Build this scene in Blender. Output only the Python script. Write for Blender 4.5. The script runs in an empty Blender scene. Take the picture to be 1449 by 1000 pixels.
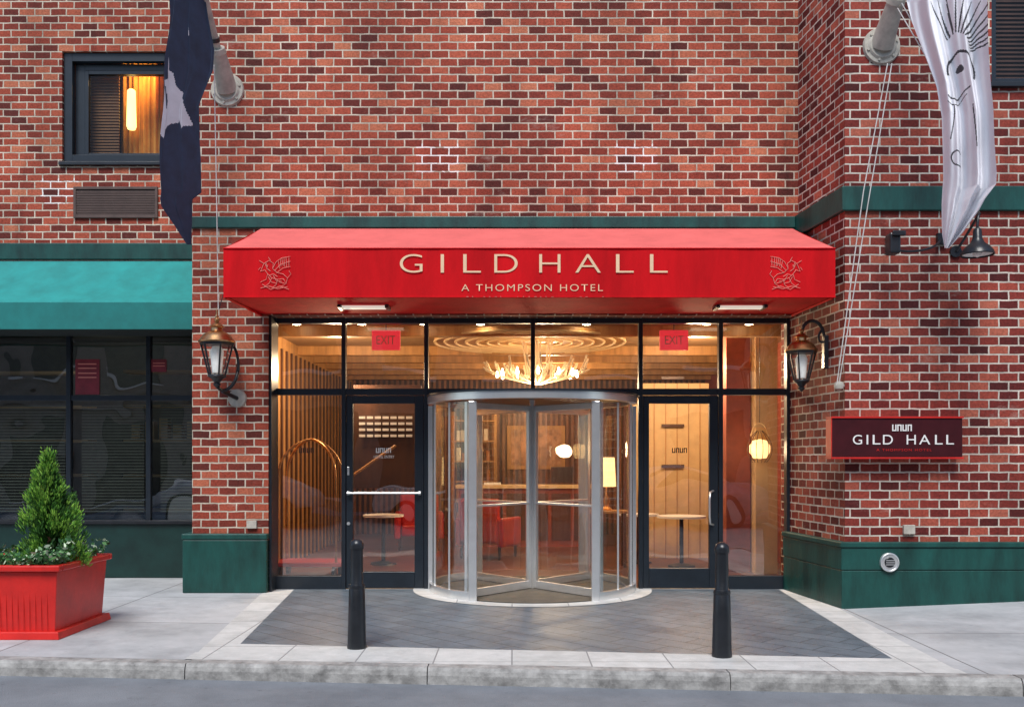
import bpy, math, random
from mathutils import Vector, Matrix
random.seed(7)
S=bpy.context.scene
F=1331.0; CX=724.5; HY=650.0; H=1.55
def P(px,py,d): return Vector(((px-CX)*d/F, d, H+(HY-py)*d/F))
def PX(px,d): return (px-CX)*d/F
def PZ(py,d): return H+(HY-py)*d/F

# ---------------- materials ----------------
def nodes(name):
    m=bpy.data.materials.new(name); m.use_nodes=True
    nt=m.node_tree; b=nt.nodes['Principled BSDF']
    return m,nt,b
def N(nt,t,**k):
    n=nt.nodes.new(t)
    for a,v in k.items():
        if a.startswith('i_'): n.inputs[a[2:].replace('_',' ')].default_value=v
        else: setattr(n,a,v)
    return n
def c4(c): return (c[0],c[1],c[2],1)
def mat(name,col,rough=.6,metal=0,var=.25,scale=6,bump=.0,bscale=60,emit=None,estr=0,spec=.5,col2=None,stretch=(1,1,1)):
    m,nt,b=nodes(name)
    L=nt.links.new
    tc=N(nt,'ShaderNodeTexCoord'); mp=N(nt,'ShaderNodeMapping'); mp.inputs['Scale'].default_value=stretch
    L(tc.outputs['Object'],mp.inputs['Vector'])
    nz=N(nt,'ShaderNodeTexNoise',i_Scale=scale,i_Detail=6.0,i_Roughness=.65)
    L(mp.outputs[0],nz.inputs['Vector'])
    cr=N(nt,'ShaderNodeValToRGB')
    cr.color_ramp.elements[0].position=.3; cr.color_ramp.elements[1].position=.72
    if col2 is None:
        a=[x*(1-var) for x in col]; c=[min(1,x*(1+var)) for x in col]
    else: a,c=col,col2
    cr.color_ramp.elements[0].color=c4(a); cr.color_ramp.elements[1].color=c4(c)
    L(nz.outputs['Fac'],cr.inputs['Fac']); L(cr.outputs[0],b.inputs['Base Color'])
    b.inputs['Roughness'].default_value=rough; b.inputs['Metallic'].default_value=metal
    b.inputs['Specular IOR Level'].default_value=spec
    if bump>0:
        n2=N(nt,'ShaderNodeTexNoise',i_Scale=bscale,i_Detail=4.0); L(mp.outputs[0],n2.inputs['Vector'])
        bp=N(nt,'ShaderNodeBump',i_Strength=bump,i_Distance=.01); L(n2.outputs['Fac'],bp.inputs['Height']); L(bp.outputs[0],b.inputs['Normal'])
    if emit: 
        b.inputs['Emission Color'].default_value=c4(emit); b.inputs['Emission Strength'].default_value=estr
    return m

def brickmat(name,ramp,mortar,bw=.207,rh=.0945,ms=.0086,patch=None,bumpd=.014,rough=.8,off=.5,stain=.36):
    m,nt,b=nodes(name); L=nt.links.new
    uv=N(nt,'ShaderNodeUVMap')
    nzw=N(nt,'ShaderNodeTexNoise',i_Scale=9.0,i_Detail=2.0); L(uv.outputs[0],nzw.inputs['Vector'])
    sub=N(nt,'ShaderNodeVectorMath',operation='SUBTRACT'); L(nzw.outputs['Color'],sub.inputs[0]); sub.inputs[1].default_value=(.5,.5,.5)
    sc=N(nt,'ShaderNodeVectorMath',operation='SCALE'); L(sub.outputs[0],sc.inputs[0]); sc.inputs['Scale'].default_value=.014
    ad=N(nt,'ShaderNodeVectorMath',operation='ADD'); L(uv.outputs[0],ad.inputs[0]); L(sc.outputs[0],ad.inputs[1])
    br=N(nt,'ShaderNodeTexBrick'); br.offset=off
    for k,v in {'Scale':1.0,'Brick Width':bw,'Row Height':rh,'Mortar Size':ms,'Mortar Smooth':.12,'Bias':0.0}.items(): br.inputs[k].default_value=v
    br.inputs['Color1'].default_value=(0,0,0,1); br.inputs['Color2'].default_value=(1,1,1,1); br.inputs['Mortar'].default_value=(.5,.5,.5,1)
    L(ad.outputs[0],br.inputs['Vector'])
    cr=N(nt,'ShaderNodeValToRGB'); e=cr.color_ramp.elements
    while len(e)<len(ramp): e.new(.5)
    for i,(p,c) in enumerate(ramp): e[i].position=p; e[i].color=c4(c)
    L(br.outputs['Color'],cr.inputs['Fac'])
    nf=N(nt,'ShaderNodeTexNoise',i_Scale=38.0,i_Detail=6.0,i_Roughness=.75); L(uv.outputs[0],nf.inputs['Vector'])
    mf=N(nt,'ShaderNodeMapRange'); mf.inputs['From Min'].default_value=.3; mf.inputs['From Max'].default_value=.7; mf.inputs['To Min'].default_value=.55; mf.inputs['To Max'].default_value=1.42
    L(nf.outputs['Fac'],mf.inputs['Value'])
    mm=N(nt,'ShaderNodeVectorMath',operation='SCALE'); L(cr.outputs[0],mm.inputs[0]); L(mf.outputs[0],mm.inputs['Scale'])
    mp=N(nt,'ShaderNodeMapping'); mp.inputs['Scale'].default_value=(1.0,.45,1); L(uv.outputs[0],mp.inputs['Vector'])
    nb=N(nt,'ShaderNodeTexNoise',i_Scale=1.1,i_Detail=5.0,i_Roughness=.6); L(mp.outputs[0],nb.inputs['Vector'])
    mb=N(nt,'ShaderNodeMapRange'); mb.inputs['From Min'].default_value=.3; mb.inputs['From Max'].default_value=.7; mb.inputs['To Min'].default_value=1-stain; mb.inputs['To Max'].default_value=1+stain*.5
    L(nb.outputs['Fac'],mb.inputs['Value'])
    nm=N(nt,'ShaderNodeTexNoise',i_Scale=3.0,i_Detail=6.0,i_Roughness=.75); L(uv.outputs[0],nm.inputs['Vector'])
    cm=N(nt,'ShaderNodeValToRGB'); cm.color_ramp.elements[0].position=.33; cm.color_ramp.elements[1].position=.66
    cm.color_ramp.elements[0].color=c4([x*.55 for x in mortar]); cm.color_ramp.elements[1].color=c4([min(1,x*1.2) for x in mortar])
    L(nm.outputs['Fac'],cm.inputs['Fac'])
    mort=cm.outputs[0]
    sp=N(nt,'ShaderNodeSeparateXYZ'); L(uv.outputs[0],sp.inputs[0])
    def mth(op,a,b_=None):
        n_=N(nt,'ShaderNodeMath',operation=op)
        for i,q in enumerate((a,b_)):
            if q is None: continue
            if isinstance(q,(int,float)): n_.inputs[i].default_value=q
            else: L(q,n_.inputs[i])
        return n_.outputs[0]
    for (uc,hw,vc,hh) in (patch or []):
        du=mth('ABSOLUTE',mth('SUBTRACT',sp.outputs[0],uc)); dv=mth('ABSOLUTE',mth('SUBTRACT',sp.outputs[1],vc))
        ins=mth('MULTIPLY',mth('LESS_THAN',du,hw),mth('LESS_THAN',dv,hh))
        k=mth('MULTIPLY',ins,mth('GREATER_THAN',nm.outputs['Fac'],.45))
        mk=N(nt,'ShaderNodeMix',data_type='RGBA'); L(k,mk.inputs[0]); L(mort,mk.inputs[6]); mk.inputs[7].default_value=(.92,.87,.82,1); mort=mk.outputs[2]
    mx=N(nt,'ShaderNodeMix',data_type='RGBA'); L(br.outputs['Fac'],mx.inputs[0]); L(mm.outputs[0],mx.inputs[6]); L(mort,mx.inputs[7])
    st=N(nt,'ShaderNodeVectorMath',operation='SCALE'); L(mx.outputs[2],st.inputs[0]); L(mb.outputs[0],st.inputs['Scale'])
    last=st.outputs[0]
    ne=N(nt,'ShaderNodeTexNoise',i_Scale=2.3,i_Detail=9.0,i_Roughness=.8); 
    mpe=N(nt,'ShaderNodeMapping'); mpe.inputs['Location'].default_value=(3,7,1); mpe.inputs['Scale'].default_value=(.6,1.2,1); L(uv.outputs[0],mpe.inputs['Vector']); L(mpe.outputs[0],ne.inputs['Vector'])
    ce=N(nt,'ShaderNodeMapRange'); ce.inputs['From Min'].default_value=.59; ce.inputs['From Max'].default_value=.80; ce.inputs['To Max'].default_value=.55
    L(ne.outputs['Fac'],ce.inputs['Value'])
    me=N(nt,'ShaderNodeMix',data_type='RGBA'); L(ce.outputs[0],me.inputs[0]); L(last,me.inputs[6]); me.inputs[7].default_value=(.56,.45,.38,1)
    mps=N(nt,'ShaderNodeMapping'); mps.inputs['Scale'].default_value=(3.2,.22,1); L(uv.outputs[0],mps.inputs['Vector'])
    ns=N(nt,'ShaderNodeTexNoise',i_Scale=1.6,i_Detail=5.0,i_Roughness=.65); L(mps.outputs[0],ns.inputs['Vector'])
    ms_=N(nt,'ShaderNodeMapRange'); ms_.inputs['From Min'].default_value=.56; ms_.inputs['From Max'].default_value=.74; ms_.inputs['To Min'].default_value=1; ms_.inputs['To Max'].default_value=.7; L(ns.outputs['Fac'],ms_.inputs['Value'])
    fs=N(nt,'ShaderNodeVectorMath',operation='SCALE'); L(me.outputs[2],fs.inputs[0]); L(ms_.outputs[0],fs.inputs['Scale'])
    L(fs.outputs[0],b.inputs['Base Color'])
    b.inputs['Roughness'].default_value=rough; b.inputs['Specular IOR Level'].default_value=.25
    inv=N(nt,'ShaderNodeMath',operation='SUBTRACT'); inv.inputs[0].default_value=1; L(br.outputs['Fac'],inv.inputs[1])
    h=N(nt,'ShaderNodeMath',operation='MULTIPLY_ADD'); L(nf.outputs['Fac'],h.inputs[0]); h.inputs[1].default_value=.35; L(inv.outputs[0],h.inputs[2])
    h2=N(nt,'ShaderNodeMath',operation='MULTIPLY_ADD'); L(br.outputs['Color'],h2.inputs[0]); h2.inputs[1].default_value=.3; L(h.outputs[0],h2.inputs[2])
    bp=N(nt,'ShaderNodeBump',i_Strength=.9,i_Distance=bumpd); L(h2.outputs[0],bp.inputs['Height']); L(bp.outputs[0],b.inputs['Normal'])
    return m

def glassmat(name,tint=(.85,.87,.88),ior=1.7,refl=1.0,wob=.25):
    m=bpy.data.materials.new(name); m.use_nodes=True; nt=m.node_tree; nt.nodes.clear(); L=nt.links.new
    o=N(nt,'ShaderNodeOutputMaterial'); t=N(nt,'ShaderNodeBsdfTransparent'); t.inputs[0].default_value=c4(tint)
    g=N(nt,'ShaderNodeBsdfGlossy'); g.inputs['Color'].default_value=(refl,refl,refl,1); g.inputs['Roughness'].default_value=.012
    mx=N(nt,'ShaderNodeMixShader')
    tc=N(nt,'ShaderNodeTexCoord'); nz=N(nt,'ShaderNodeTexNoise',i_Scale=1.3,i_Detail=1.0); L(tc.outputs['Object'],nz.inputs['Vector'])
    bp=N(nt,'ShaderNodeBump',i_Strength=wob,i_Distance=.02); L(nz.outputs['Fac'],bp.inputs['Height']); L(bp.outputs[0],g.inputs['Normal'])
    lw=N(nt,'ShaderNodeLayerWeight',i_Blend=.5)
    pw=N(nt,'ShaderNodeMath',operation='POWER'); L(lw.outputs['Facing'],pw.inputs[0]); pw.inputs[1].default_value=4.0
    r0=((ior-1)/(ior+1))**2*1.6
    ml=N(nt,'ShaderNodeMath',operation='MULTIPLY_ADD'); L(pw.outputs[0],ml.inputs[0]); ml.inputs[1].default_value=1-r0; ml.inputs[2].default_value=r0
    L(ml.outputs[0],mx.inputs[0]); L(t.outputs[0],mx.inputs[1]); L(g.outputs[0],mx.inputs[2]); L(mx.outputs[0],o.inputs[0])
    return m

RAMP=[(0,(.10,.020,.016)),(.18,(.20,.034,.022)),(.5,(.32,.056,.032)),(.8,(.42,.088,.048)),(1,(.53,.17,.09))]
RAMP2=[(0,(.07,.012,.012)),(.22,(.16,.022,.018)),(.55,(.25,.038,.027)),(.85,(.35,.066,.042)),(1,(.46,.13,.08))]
M={}
M['brick']=brickmat('red_brick',RAMP,(.68,.58,.46),patch=[(2.87,.25,5.07,.17),(5.19,.25,5.07,.17)])
M['brickR']=brickmat('dark_red_brick',RAMP2,(.68,.60,.51))
M['green']=mat('green_painted_stone',(.005,.055,.046),.45,var=.5,scale=5,bump=.25,bscale=30,stretch=(1,1,.3))
M['frame']=mat('black_aluminium',(.012,.018,.026),.35,var=.2)
M['black']=mat('black_paint',(.014,.016,.02),.32,var=.3,bump=.1,bscale=40)
M['glass']=glassmat('window_glass',tint=(.92,.92,.91),ior=1.95,wob=.4)
M['glassU']=glassmat('upper_window_glass',(.9,.9,.88),ior=1.25)
M['glassD']=glassmat('dark_window_glass',(.66,.70,.70),ior=2.1,wob=.8)
M['glassC']=glassmat('door_glass',(.96,.98,.98),ior=1.9,wob=.5)
M['steel']=mat('brushed_steel',(.84,.84,.83),.28,metal=.8,var=.06)
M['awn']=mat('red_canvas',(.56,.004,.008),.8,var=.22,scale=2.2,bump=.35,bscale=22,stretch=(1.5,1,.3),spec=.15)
M['awnT']=mat('red_canvas_skylit_dusty',(.66,.13,.12),.9,var=.12,scale=3,bump=.25,bscale=12,spec=.3)  # same red canvas, paled in colour for sky light and dust on the slope
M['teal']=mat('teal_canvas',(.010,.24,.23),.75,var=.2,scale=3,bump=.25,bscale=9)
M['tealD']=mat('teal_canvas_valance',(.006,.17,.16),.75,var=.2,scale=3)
M['gold']=mat('gold_lettering',(.80,.55,.34),.5,var=.08)
M['pink']=mat('faded_crest_print',(.75,.25,.2),.7,var=.1)
M['white']=mat('white_lettering',(.8,.78,.75),.5,var=.05)
M['brass']=mat('aged_brass',(.62,.36,.17),.3,metal=1,var=.3,scale=12)
M['maroon']=mat('maroon_sign_face',(.05,.006,.009),.35,var=.2)
M['redp']=mat('red_gloss_paint',(.56,.018,.014),.4,var=.22,scale=4,bump=.1,bscale=30)
M['concrete']=mat('painted_steel_mount',(.45,.42,.36),.6,var=.25,scale=9)
M['navy']=mat('navy_flag_cloth',(.014,.032,.07),.7,var=.3)
M['grey']=mat('grey_flag_cloth',(.55,.58,.64),.7,var=.1)
M['wcloth']=mat('white_flag_cloth',(.82,.82,.86),.8,var=.04)
M['ink']=mat('flag_print_ink',(.05,.05,.06),.8)
M['rope']=mat('rope',(.6,.58,.55),.8)
M['vent']=mat('brown_vent',(.09,.055,.045),.5)
M['int_dark']=mat('dark_wood',(.07,.028,.014),.45,var=.5,scale=3,stretch=(1,1,.2))
M['int_gold']=mat('gold_oak',(.42,.21,.07),.45,var=.35,scale=3,stretch=(3,3,.3))
M['int_cream']=mat('cream_panel',(.66,.45,.22),.6,var=.1)
M['int_red']=mat('red_leather',(.40,.015,.012),.35,var=.2)
M['int_rb']=mat('redbrown_plaster',(.28,.06,.032),.6,var=.2)
M['int_floor']=mat('lobby_wood_floor',(.15,.05,.024),.3,var=.4,scale=2)
M['ceil']=mat('lobby_ceiling',(.28,.16,.075),.6,var=.2)
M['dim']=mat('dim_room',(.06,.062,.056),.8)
M['blind']=mat('blind_slats',(.14,.15,.12),.5)
M['shade']=mat('lamp_shade',(.8,.55,.25),.8,emit=(1,.62,.26),estr=2.2)
M['bulb']=mat('bulb',(1,.8,.5),.5,emit=(1,.78,.48),estr=40)
M['exit']=mat('exit_sign_red',(.5,.03,.03),.5,emit=(1,.04,.06),estr=.7)
M['litw']=mat('soffit_light',(.8,.8,.75),.5,emit=(1,.9,.75),estr=.5)
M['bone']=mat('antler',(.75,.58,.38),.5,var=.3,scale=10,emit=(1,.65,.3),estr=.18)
M['mat']=mat('entrance_mat',(.10,.085,.065),.9,bump=.4,bscale=120)
M['granite']=mat('granite_kerb',(.30,.295,.285),.75,var=.55,scale=7,bump=.6,bscale=30)
M['earth']=mat('ground_far',(.12,.12,.12),.9)
M['soil']=mat('soil',(.03,.02,.012),.9,bump=.6,bscale=30)
M['opp']=mat('pale_stone',(.30,.26,.22),.8,var=.2)
M['oppd']=mat('opposite_window',(.02,.022,.025),.15)

def pavemat(name,col,col2,jcol,bw,rh,ms,rot=0,rough=.75,bump=.003,vs=1.4,rand=.15,spot=.72,nojoint=False,stain=.8):
    m,nt,b=nodes(name); L=nt.links.new
    uv=N(nt,'ShaderNodeUVMap'); mp=N(nt,'ShaderNodeMapping'); mp.inputs['Rotation'].default_value=(0,0,rot); L(uv.outputs[0],mp.inputs['Vector'])
    br=N(nt,'ShaderNodeTexBrick'); br.offset=0.0 if rot==0 else .5
    for k,v in {'Scale':1.0,'Brick Width':bw,'Row Height':rh,'Mortar Size':ms,'Mortar Smooth':.3}.items(): br.inputs[k].default_value=v
    br.inputs['Color1'].default_value=(0,0,0,1); br.inputs['Color2'].default_value=(1,1,1,1)
    L(mp.outputs[0],br.inputs['Vector'])
    nz=N(nt,'ShaderNodeTexNoise',i_Scale=vs,i_Detail=9.0,i_Roughness=.7); L(uv.outputs[0],nz.inputs['Vector'])
    ad=N(nt,'ShaderNodeMath',operation='MULTIPLY_ADD'); L(br.outputs['Color'],ad.inputs[0]); ad.inputs[1].default_value=rand; L(nz.outputs['Fac'],ad.inputs[2])
    cr=N(nt,'ShaderNodeValToRGB'); cr.color_ramp.elements[0].position=.35; cr.color_ramp.elements[1].position=.75
    cr.color_ramp.elements[0].color=c4(col); cr.color_ramp.elements[1].color=c4(col2); L(ad.outputs[0],cr.inputs['Fac'])
    vo=N(nt,'ShaderNodeTexVoronoi',i_Scale=5.5); L(uv.outputs[0],vo.inputs['Vector'])
    mr=N(nt,'ShaderNodeMapRange'); mr.inputs['From Min'].default_value=.07; mr.inputs['From Max'].default_value=.11; mr.inputs['To Min'].default_value=spot; mr.inputs['To Max'].default_value=1; L(vo.outputs['Distance'],mr.inputs['Value'])
    nl=N(nt,'ShaderNodeTexNoise',i_Scale=.9,i_Detail=6.0,i_Roughness=.7); 
    mpl=N(nt,'ShaderNodeMapping'); mpl.inputs['Location'].default_value=(5,2,0); L(uv.outputs[0],mpl.inputs['Vector']); L(mpl.outputs[0],nl.inputs['Vector'])
    ml=N(nt,'ShaderNodeMapRange'); ml.inputs['From Min'].default_value=.46; ml.inputs['From Max'].default_value=.68; ml.inputs['To Min'].default_value=1; ml.inputs['To Max'].default_value=stain; L(nl.outputs['Fac'],ml.inputs['Value'])
    mu=N(nt,'ShaderNodeMath',operation='MULTIPLY'); L(mr.outputs[0],mu.inputs[0]); L(ml.outputs[0],mu.inputs[1])
    sc=N(nt,'ShaderNodeVectorMath',operation='SCALE'); L(cr.outputs[0],sc.inputs[0]); L(mu.outputs[0],sc.inputs['Scale'])
    mx=N(nt,'ShaderNodeMix',data_type='RGBA'); L(br.outputs['Fac'],mx.inputs[0]); L(sc.outputs[0],mx.inputs[6]); mx.inputs[7].default_value=c4(jcol)
    L((sc.outputs[0] if nojoint else mx.outputs[2]),b.inputs['Base Color']); b.inputs['Roughness'].default_value=rough
    n2=N(nt,'ShaderNodeTexNoise',i_Scale=90.0,i_Detail=3.0); L(uv.outputs[0],n2.inputs['Vector'])
    h=N(nt,'ShaderNodeMath',operation='MULTIPLY_ADD'); L(br.outputs['Fac'],h.inputs[0]); h.inputs[1].default_value=0.0 if nojoint else -1.5; L(n2.outputs['Fac'],h.inputs[2])
    bp=N(nt,'ShaderNodeBump',i_Strength=.8,i_Distance=bump); L(h.outputs[0],bp.inputs['Height']); L(bp.outputs[0],b.inputs['Normal'])
    return m
M['walk']=pavemat('concrete_sidewalk',(.33,.345,.355),(.50,.51,.52),(.19,.19,.19),1.9,1.6,.009,spot=.86,stain=.72)
M['slate']=pavemat('slate_pavers',(.075,.10,.125),(.155,.195,.23),(.05,.06,.07),.46,.23,.006,rot=math.radians(45),rough=.42,vs=3,rand=.12,spot=.9)
M['border']=pavemat('pale_granite_border',(.43,.44,.425),(.60,.60,.585),(.26,.26,.26),.6,.6,.006,vs=5,spot=.92)
M['asphalt']=pavemat('asphalt',(.145,.16,.18),(.225,.245,.27),(0,0,0),5,5,.001,rough=.8,bump=.01,vs=1.1,spot=.8,nojoint=True)

# ---------------- helpers ----------------
def root(name,loc=(0,0,0)):
    e=bpy.data.objects.new(name,None); e.location=loc; S.collection.objects.link(e); return e
def link(ob,parent):
    S.collection.objects.link(ob)
    if parent is not None:
        ob.parent=parent; ob.matrix_parent_inverse=Matrix.Translation(-Vector(parent.location))
    return ob
def mesh(name,vs,fs,m,parent=None,uvs=None,smooth=False,bevel=0,mats=None,fm=None):
    me=bpy.data.meshes.new(name); me.from_pydata([tuple(v) for v in vs],[],fs)
    for mm in (mats or [m]): me.materials.append(mm)
    if fm:
        for p,i in zip(me.polygons,fm): p.material_index=i
    if uvs:
        l=me.uv_layers.new(name='UVMap'); k=0
        for p in me.polygons:
            for li in p.loop_indices: l.data[li].uv=uvs[me.loops[li].vertex_index]
    if smooth:
        for p in me.polygons: p.use_smooth=True
    me.update()
    ob=bpy.data.objects.new(name,me); link(ob,parent)
    if bevel>0:
        b=ob.modifiers.new('b','BEVEL'); b.width=bevel; b.segments=2; b.limit_method='ANGLE'
    return ob
def boxd(x0,x1,y0,y1,z0,z1):
    v=[(x0,y0,z0),(x1,y0,z0),(x1,y1,z0),(x0,y1,z0),(x0,y0,z1),(x1,y0,z1),(x1,y1,z1),(x0,y1,z1)]
    f=[(3,2,1,0),(4,5,6,7),(0,1,5,4),(1,2,6,5),(2,3,7,6),(3,0,4,7)]
    return v,f
def box(name,x0,x1,y0,y1,z0,z1,m,parent=None,bevel=.004):
    v,f=boxd(x0,x1,y0,y1,z0,z1); return mesh(name,v,f,m,parent,bevel=bevel)
def pane(name,x0,x1,y,z0,z1,m,parent): 
    return mesh(name,[(x0,y,z0),(x1,y,z0),(x1,y,z1),(x0,y,z1)],[(0,1,2,3)],m,parent)
def boxes(name,L,m,parent=None,bevel=.003):
    V=[];Fc=[]
    for b in L:
        v,f=boxd(*b); o=len(V); V+=v; Fc+=[tuple(i+o for i in q) for q in f]
    return mesh(name,V,Fc,m,parent,bevel=bevel)
def prism(name,poly,z0,z1,m,parent=None,bevel=.006):
    n=len(poly); V=[(x,y,z0) for x,y in poly]+[(x,y,z1) for x,y in poly]
    Fc=[tuple(range(n))[::-1],tuple(range(n,2*n))]+[(i,(i+1)%n,n+(i+1)%n,n+i) for i in range(n)]
    return mesh(name,V,Fc,m,parent,bevel=bevel)
def sheet(name,poly,z,m,parent=None,z1=None):
    return mesh(name,[(x,y,z) for x,y in poly],[tuple(range(len(poly)))],m,parent,uvs=[(x,y) for x,y in poly])
def lathe(name,prof,c,m,parent=None,seg=24,smooth=True,a0=0,caps=True):
    V=[];Fc=[]
    for r,z in prof:
        for i in range(seg):
            a=a0+2*math.pi*i/seg; V.append((c[0]+r*math.cos(a),c[1]+r*math.sin(a),c[2]+z))
    for j in range(len(prof)-1):
        for i in range(seg):
            k=(i+1)%seg; Fc.append((j*seg+i,j*seg+k,(j+1)*seg+k,(j+1)*seg+i))
    if caps:
        Fc.append(tuple(range(seg))[::-1]); Fc.append(tuple((len(prof)-1)*seg+i for i in range(seg)))
    ob=mesh(name,V,Fc,m,parent,smooth=smooth)
    if smooth:
        e=ob.modifiers.new('e','EDGE_SPLIT'); e.split_angle=math.radians(40)
    return ob
def cyl(name,p0,p1,r0,r1,m,parent=None,seg=20):
    p0=Vector(p0);p1=Vector(p1); d=p1-p0; q=d.to_track_quat('Z','Y'); V=[]
    for p,r in ((p0,r0),(p1,r1)):
        for i in range(seg):
            a=2*math.pi*i/seg; V.append(p+q@Vector((r*math.cos(a),r*math.sin(a),0)))
    Fc=[(i,(i+1)%seg,seg+(i+1)%seg,seg+i) for i in range(seg)]+[tuple(range(seg))[::-1],tuple(range(seg,2*seg))]
    ob=mesh(name,V,Fc,m,parent,smooth=True); e=ob.modifiers.new('e','EDGE_SPLIT'); e.split_angle=math.radians(40); return ob
def tube(name,paths,r,m,parent=None,radii=None,smooth=False,res=2):
    cu=bpy.data.curves.new(name,'CURVE'); cu.dimensions='3D'; cu.bevel_depth=r; cu.bevel_resolution=res; cu.use_fill_caps=True
    if paths and not isinstance(paths[0],(list,tuple)): paths=[paths]
    elif paths and isinstance(paths[0][0],(int,float)): paths=[paths]
    for pi,pts in enumerate(paths):
        sp=cu.splines.new('NURBS' if smooth else 'POLY'); sp.points.add(len(pts)-1)
        for i,p in enumerate(pts):
            sp.points[i].co=(p[0],p[1],p[2],1)
            if radii: sp.points[i].radius=radii[i]
        if smooth: sp.use_endpoint_u=True; sp.order_u=min(4,len(pts)); sp.resolution_u=6
    cu.materials.append(m); ob=bpy.data.objects.new(name,cu); link(ob,parent); return ob
def wall(name,p0,p1,z0,z1,m,parent,holes=(),thick=.3,uo=0):
    p0=Vector(p0);p1=Vector(p1); Ln=(p1-p0).length; d=(p1-p0)/Ln; nrm=Vector((d.y,-d.x))
    us=sorted({0,Ln,*[h[0] for h in holes],*[h[1] for h in holes]}); us=[u for u in us if 0<=u<=Ln]
    zs=sorted({z0,z1,*[h[2] for h in holes],*[h[3] for h in holes]}); zs=[z for z in zs if z0<=z<=z1]
    V=[];Fc=[];U=[]
    def pt(u,z,dep=0): q=p0+d*u-nrm*dep; return (q.x,q.y,z)
    def addq(pts,uv):
        o=len(V); V.extend(pts); U.extend(uv); Fc.append((o,o+1,o+2,o+3))
    for i in range(len(us)-1):
        for j in range(len(zs)-1):
            uc=(us[i]+us[i+1])/2; zc=(zs[j]+zs[j+1])/2
            if any(h[0]<uc<h[1] and h[2]<zc<h[3] for h in holes): continue
            a,b,c,e=us[i],us[i+1],zs[j],zs[j+1]
            addq([pt(a,c),pt(b,c),pt(b,e),pt(a,e)],[(a+uo,c),(b+uo,c),(b+uo,e),(a+uo,e)])
    for h in holes:
        a,b,c,e=h[0],h[1],max(h[2],z0),h[3]; t=thick
        addq([pt(a,c),pt(a,e),pt(a,e,t),pt(a,c,t)],[(a+uo,c),(a+uo,e),(a+uo+t,e),(a+uo+t,c)])
        addq([pt(b,c),pt(b,c,t),pt(b,e,t),pt(b,e)],[(b+uo,c),(b+uo-t,c),(b+uo-t,e),(b+uo,e)])
        addq([pt(a,e),pt(b,e),pt(b,e,t),pt(a,e,t)],[(a+uo,e),(b+uo,e),(b+uo,e+t),(a+uo,e+t)])
        if c>z0: addq([pt(a,c),pt(a,c,t),pt(b,c,t),pt(b,c)],[(a+uo,c),(a+uo,c-t),(b+uo,c-t),(b+uo,c)])
    return mesh(name,V,Fc,m,parent,uvs=U)
def textmesh(name,s,x0,x1,z0,z1,y,m,parent,spacing=1.0,off=.0,ext=.004):
    cu=bpy.data.curves.new('t','FONT'); cu.body=s; cu.space_character=spacing; cu.offset=off; cu.extrude=.0
    ob=bpy.data.objects.new('t',cu); S.collection.objects.link(ob); bpy.context.view_layer.update()
    dg=bpy.context.evaluated_depsgraph_get(); me=bpy.data.meshes.new_from_object(ob.evaluated_get(dg))
    bpy.data.objects.remove(ob)
    xs=[v.co.x for v in me.vertices]; ys=[v.co.y for v in me.vertices]
    a,b,c,d=min(xs),max(xs),min(ys),max(ys)
    for v in me.vertices:
        v.co=Vector((x0+(v.co.x-a)/(b-a)*(x1-x0), y, z0+(v.co.y-c)/(d-c)*(z1-z0)))
    me.materials.clear(); me.materials.append(m)
    o=bpy.data.objects.new(name,me); link(o,parent)
    return o

D0=11.3
DM=11.0
DR=9.82
DL=12.35
XL=-3.74; XP=-2.85; XR=3.325; XRC=3.476; XRB=3.29
TOP=11.0
# ================= hotel building =================
B=root('hotel_building')
wall('main_brick_wall',(XL,DM),(XR+.02,DM),0,TOP,M['brick'],B,holes=[(XP-XL,XR-XL+.019,0,3.24)],thick=.45)
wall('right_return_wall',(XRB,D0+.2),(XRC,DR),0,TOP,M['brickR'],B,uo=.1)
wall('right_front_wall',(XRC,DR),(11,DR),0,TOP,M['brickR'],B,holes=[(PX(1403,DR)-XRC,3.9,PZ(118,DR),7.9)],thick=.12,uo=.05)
wx0,wx1,wz0,wz1=PX(88,DL),PX(243,DL),PZ(230,DL),PZ(73,DL)
wall('left_brick_wall',(-11,DL),(XL,DL),0,TOP,M['brick'],B,holes=[(wx0+11,wx1+11,wz0,wz1),(0.01,XL+11-.05,0,3.3)],thick=.2,uo=.13)
wall('pilaster_side_wall',(XL,DL),(XL,DM),0,TOP,M['brick'],B)
zt=4.385
box('stone_band_main',XL-.03,XR-.02,DM-.035,DM+.02,4.25,zt,M['green'],B,.01)
box('stone_band_left',-11,XL-.03,DL-.035,DL+.02,4.17,zt,M['green'],B,.01)
n=.04
prism('stone_band_right',[(XRB-n,D0+.2),(XRC-n,DR-n),(11,DR-n),(11,DR+.02),(XRC+.02,DR+.02),(XRB+.06,D0+.2)],4.14,zt+.01,M['green'],B,.01)
box('left_plinth',-3.83,XP+.0,DM-.075,DM+.25,0,.62,M['green'],B,.012)
box('left_plinth_cap',-3.84,XP+.005,DM-.085,DM+.25,.623,.69,M['green'],B,.012)
for i,(n,a,b) in enumerate(((.05,-.05,.40),(.055,.405,.635),(.07,.64,.695))):
    prism('right_plinth_course',[(XRB-n,D0-.06),(XRC-n,DR-n),(11,DR-n),(11,DR+.02),(XRC+.02,DR+.02),(XRB+.08,D0-.06)],a,b,M['green'],B,.008)
def window_unit(nm,x0,x1,z0,z1,y,parent,f=.07):
    return boxes(nm+'_frame',[(x0,x0+f,y,y+.08,z0,z1),(x1-f,x1,y,y+.08,z0,z1),(x0+f,x1-f,y,y+.08,z1-f,z1),(x0+f,x1-f,y,y+.08,z0,z0+f)],M['frame'],parent)
W=wx1-wx0
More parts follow.
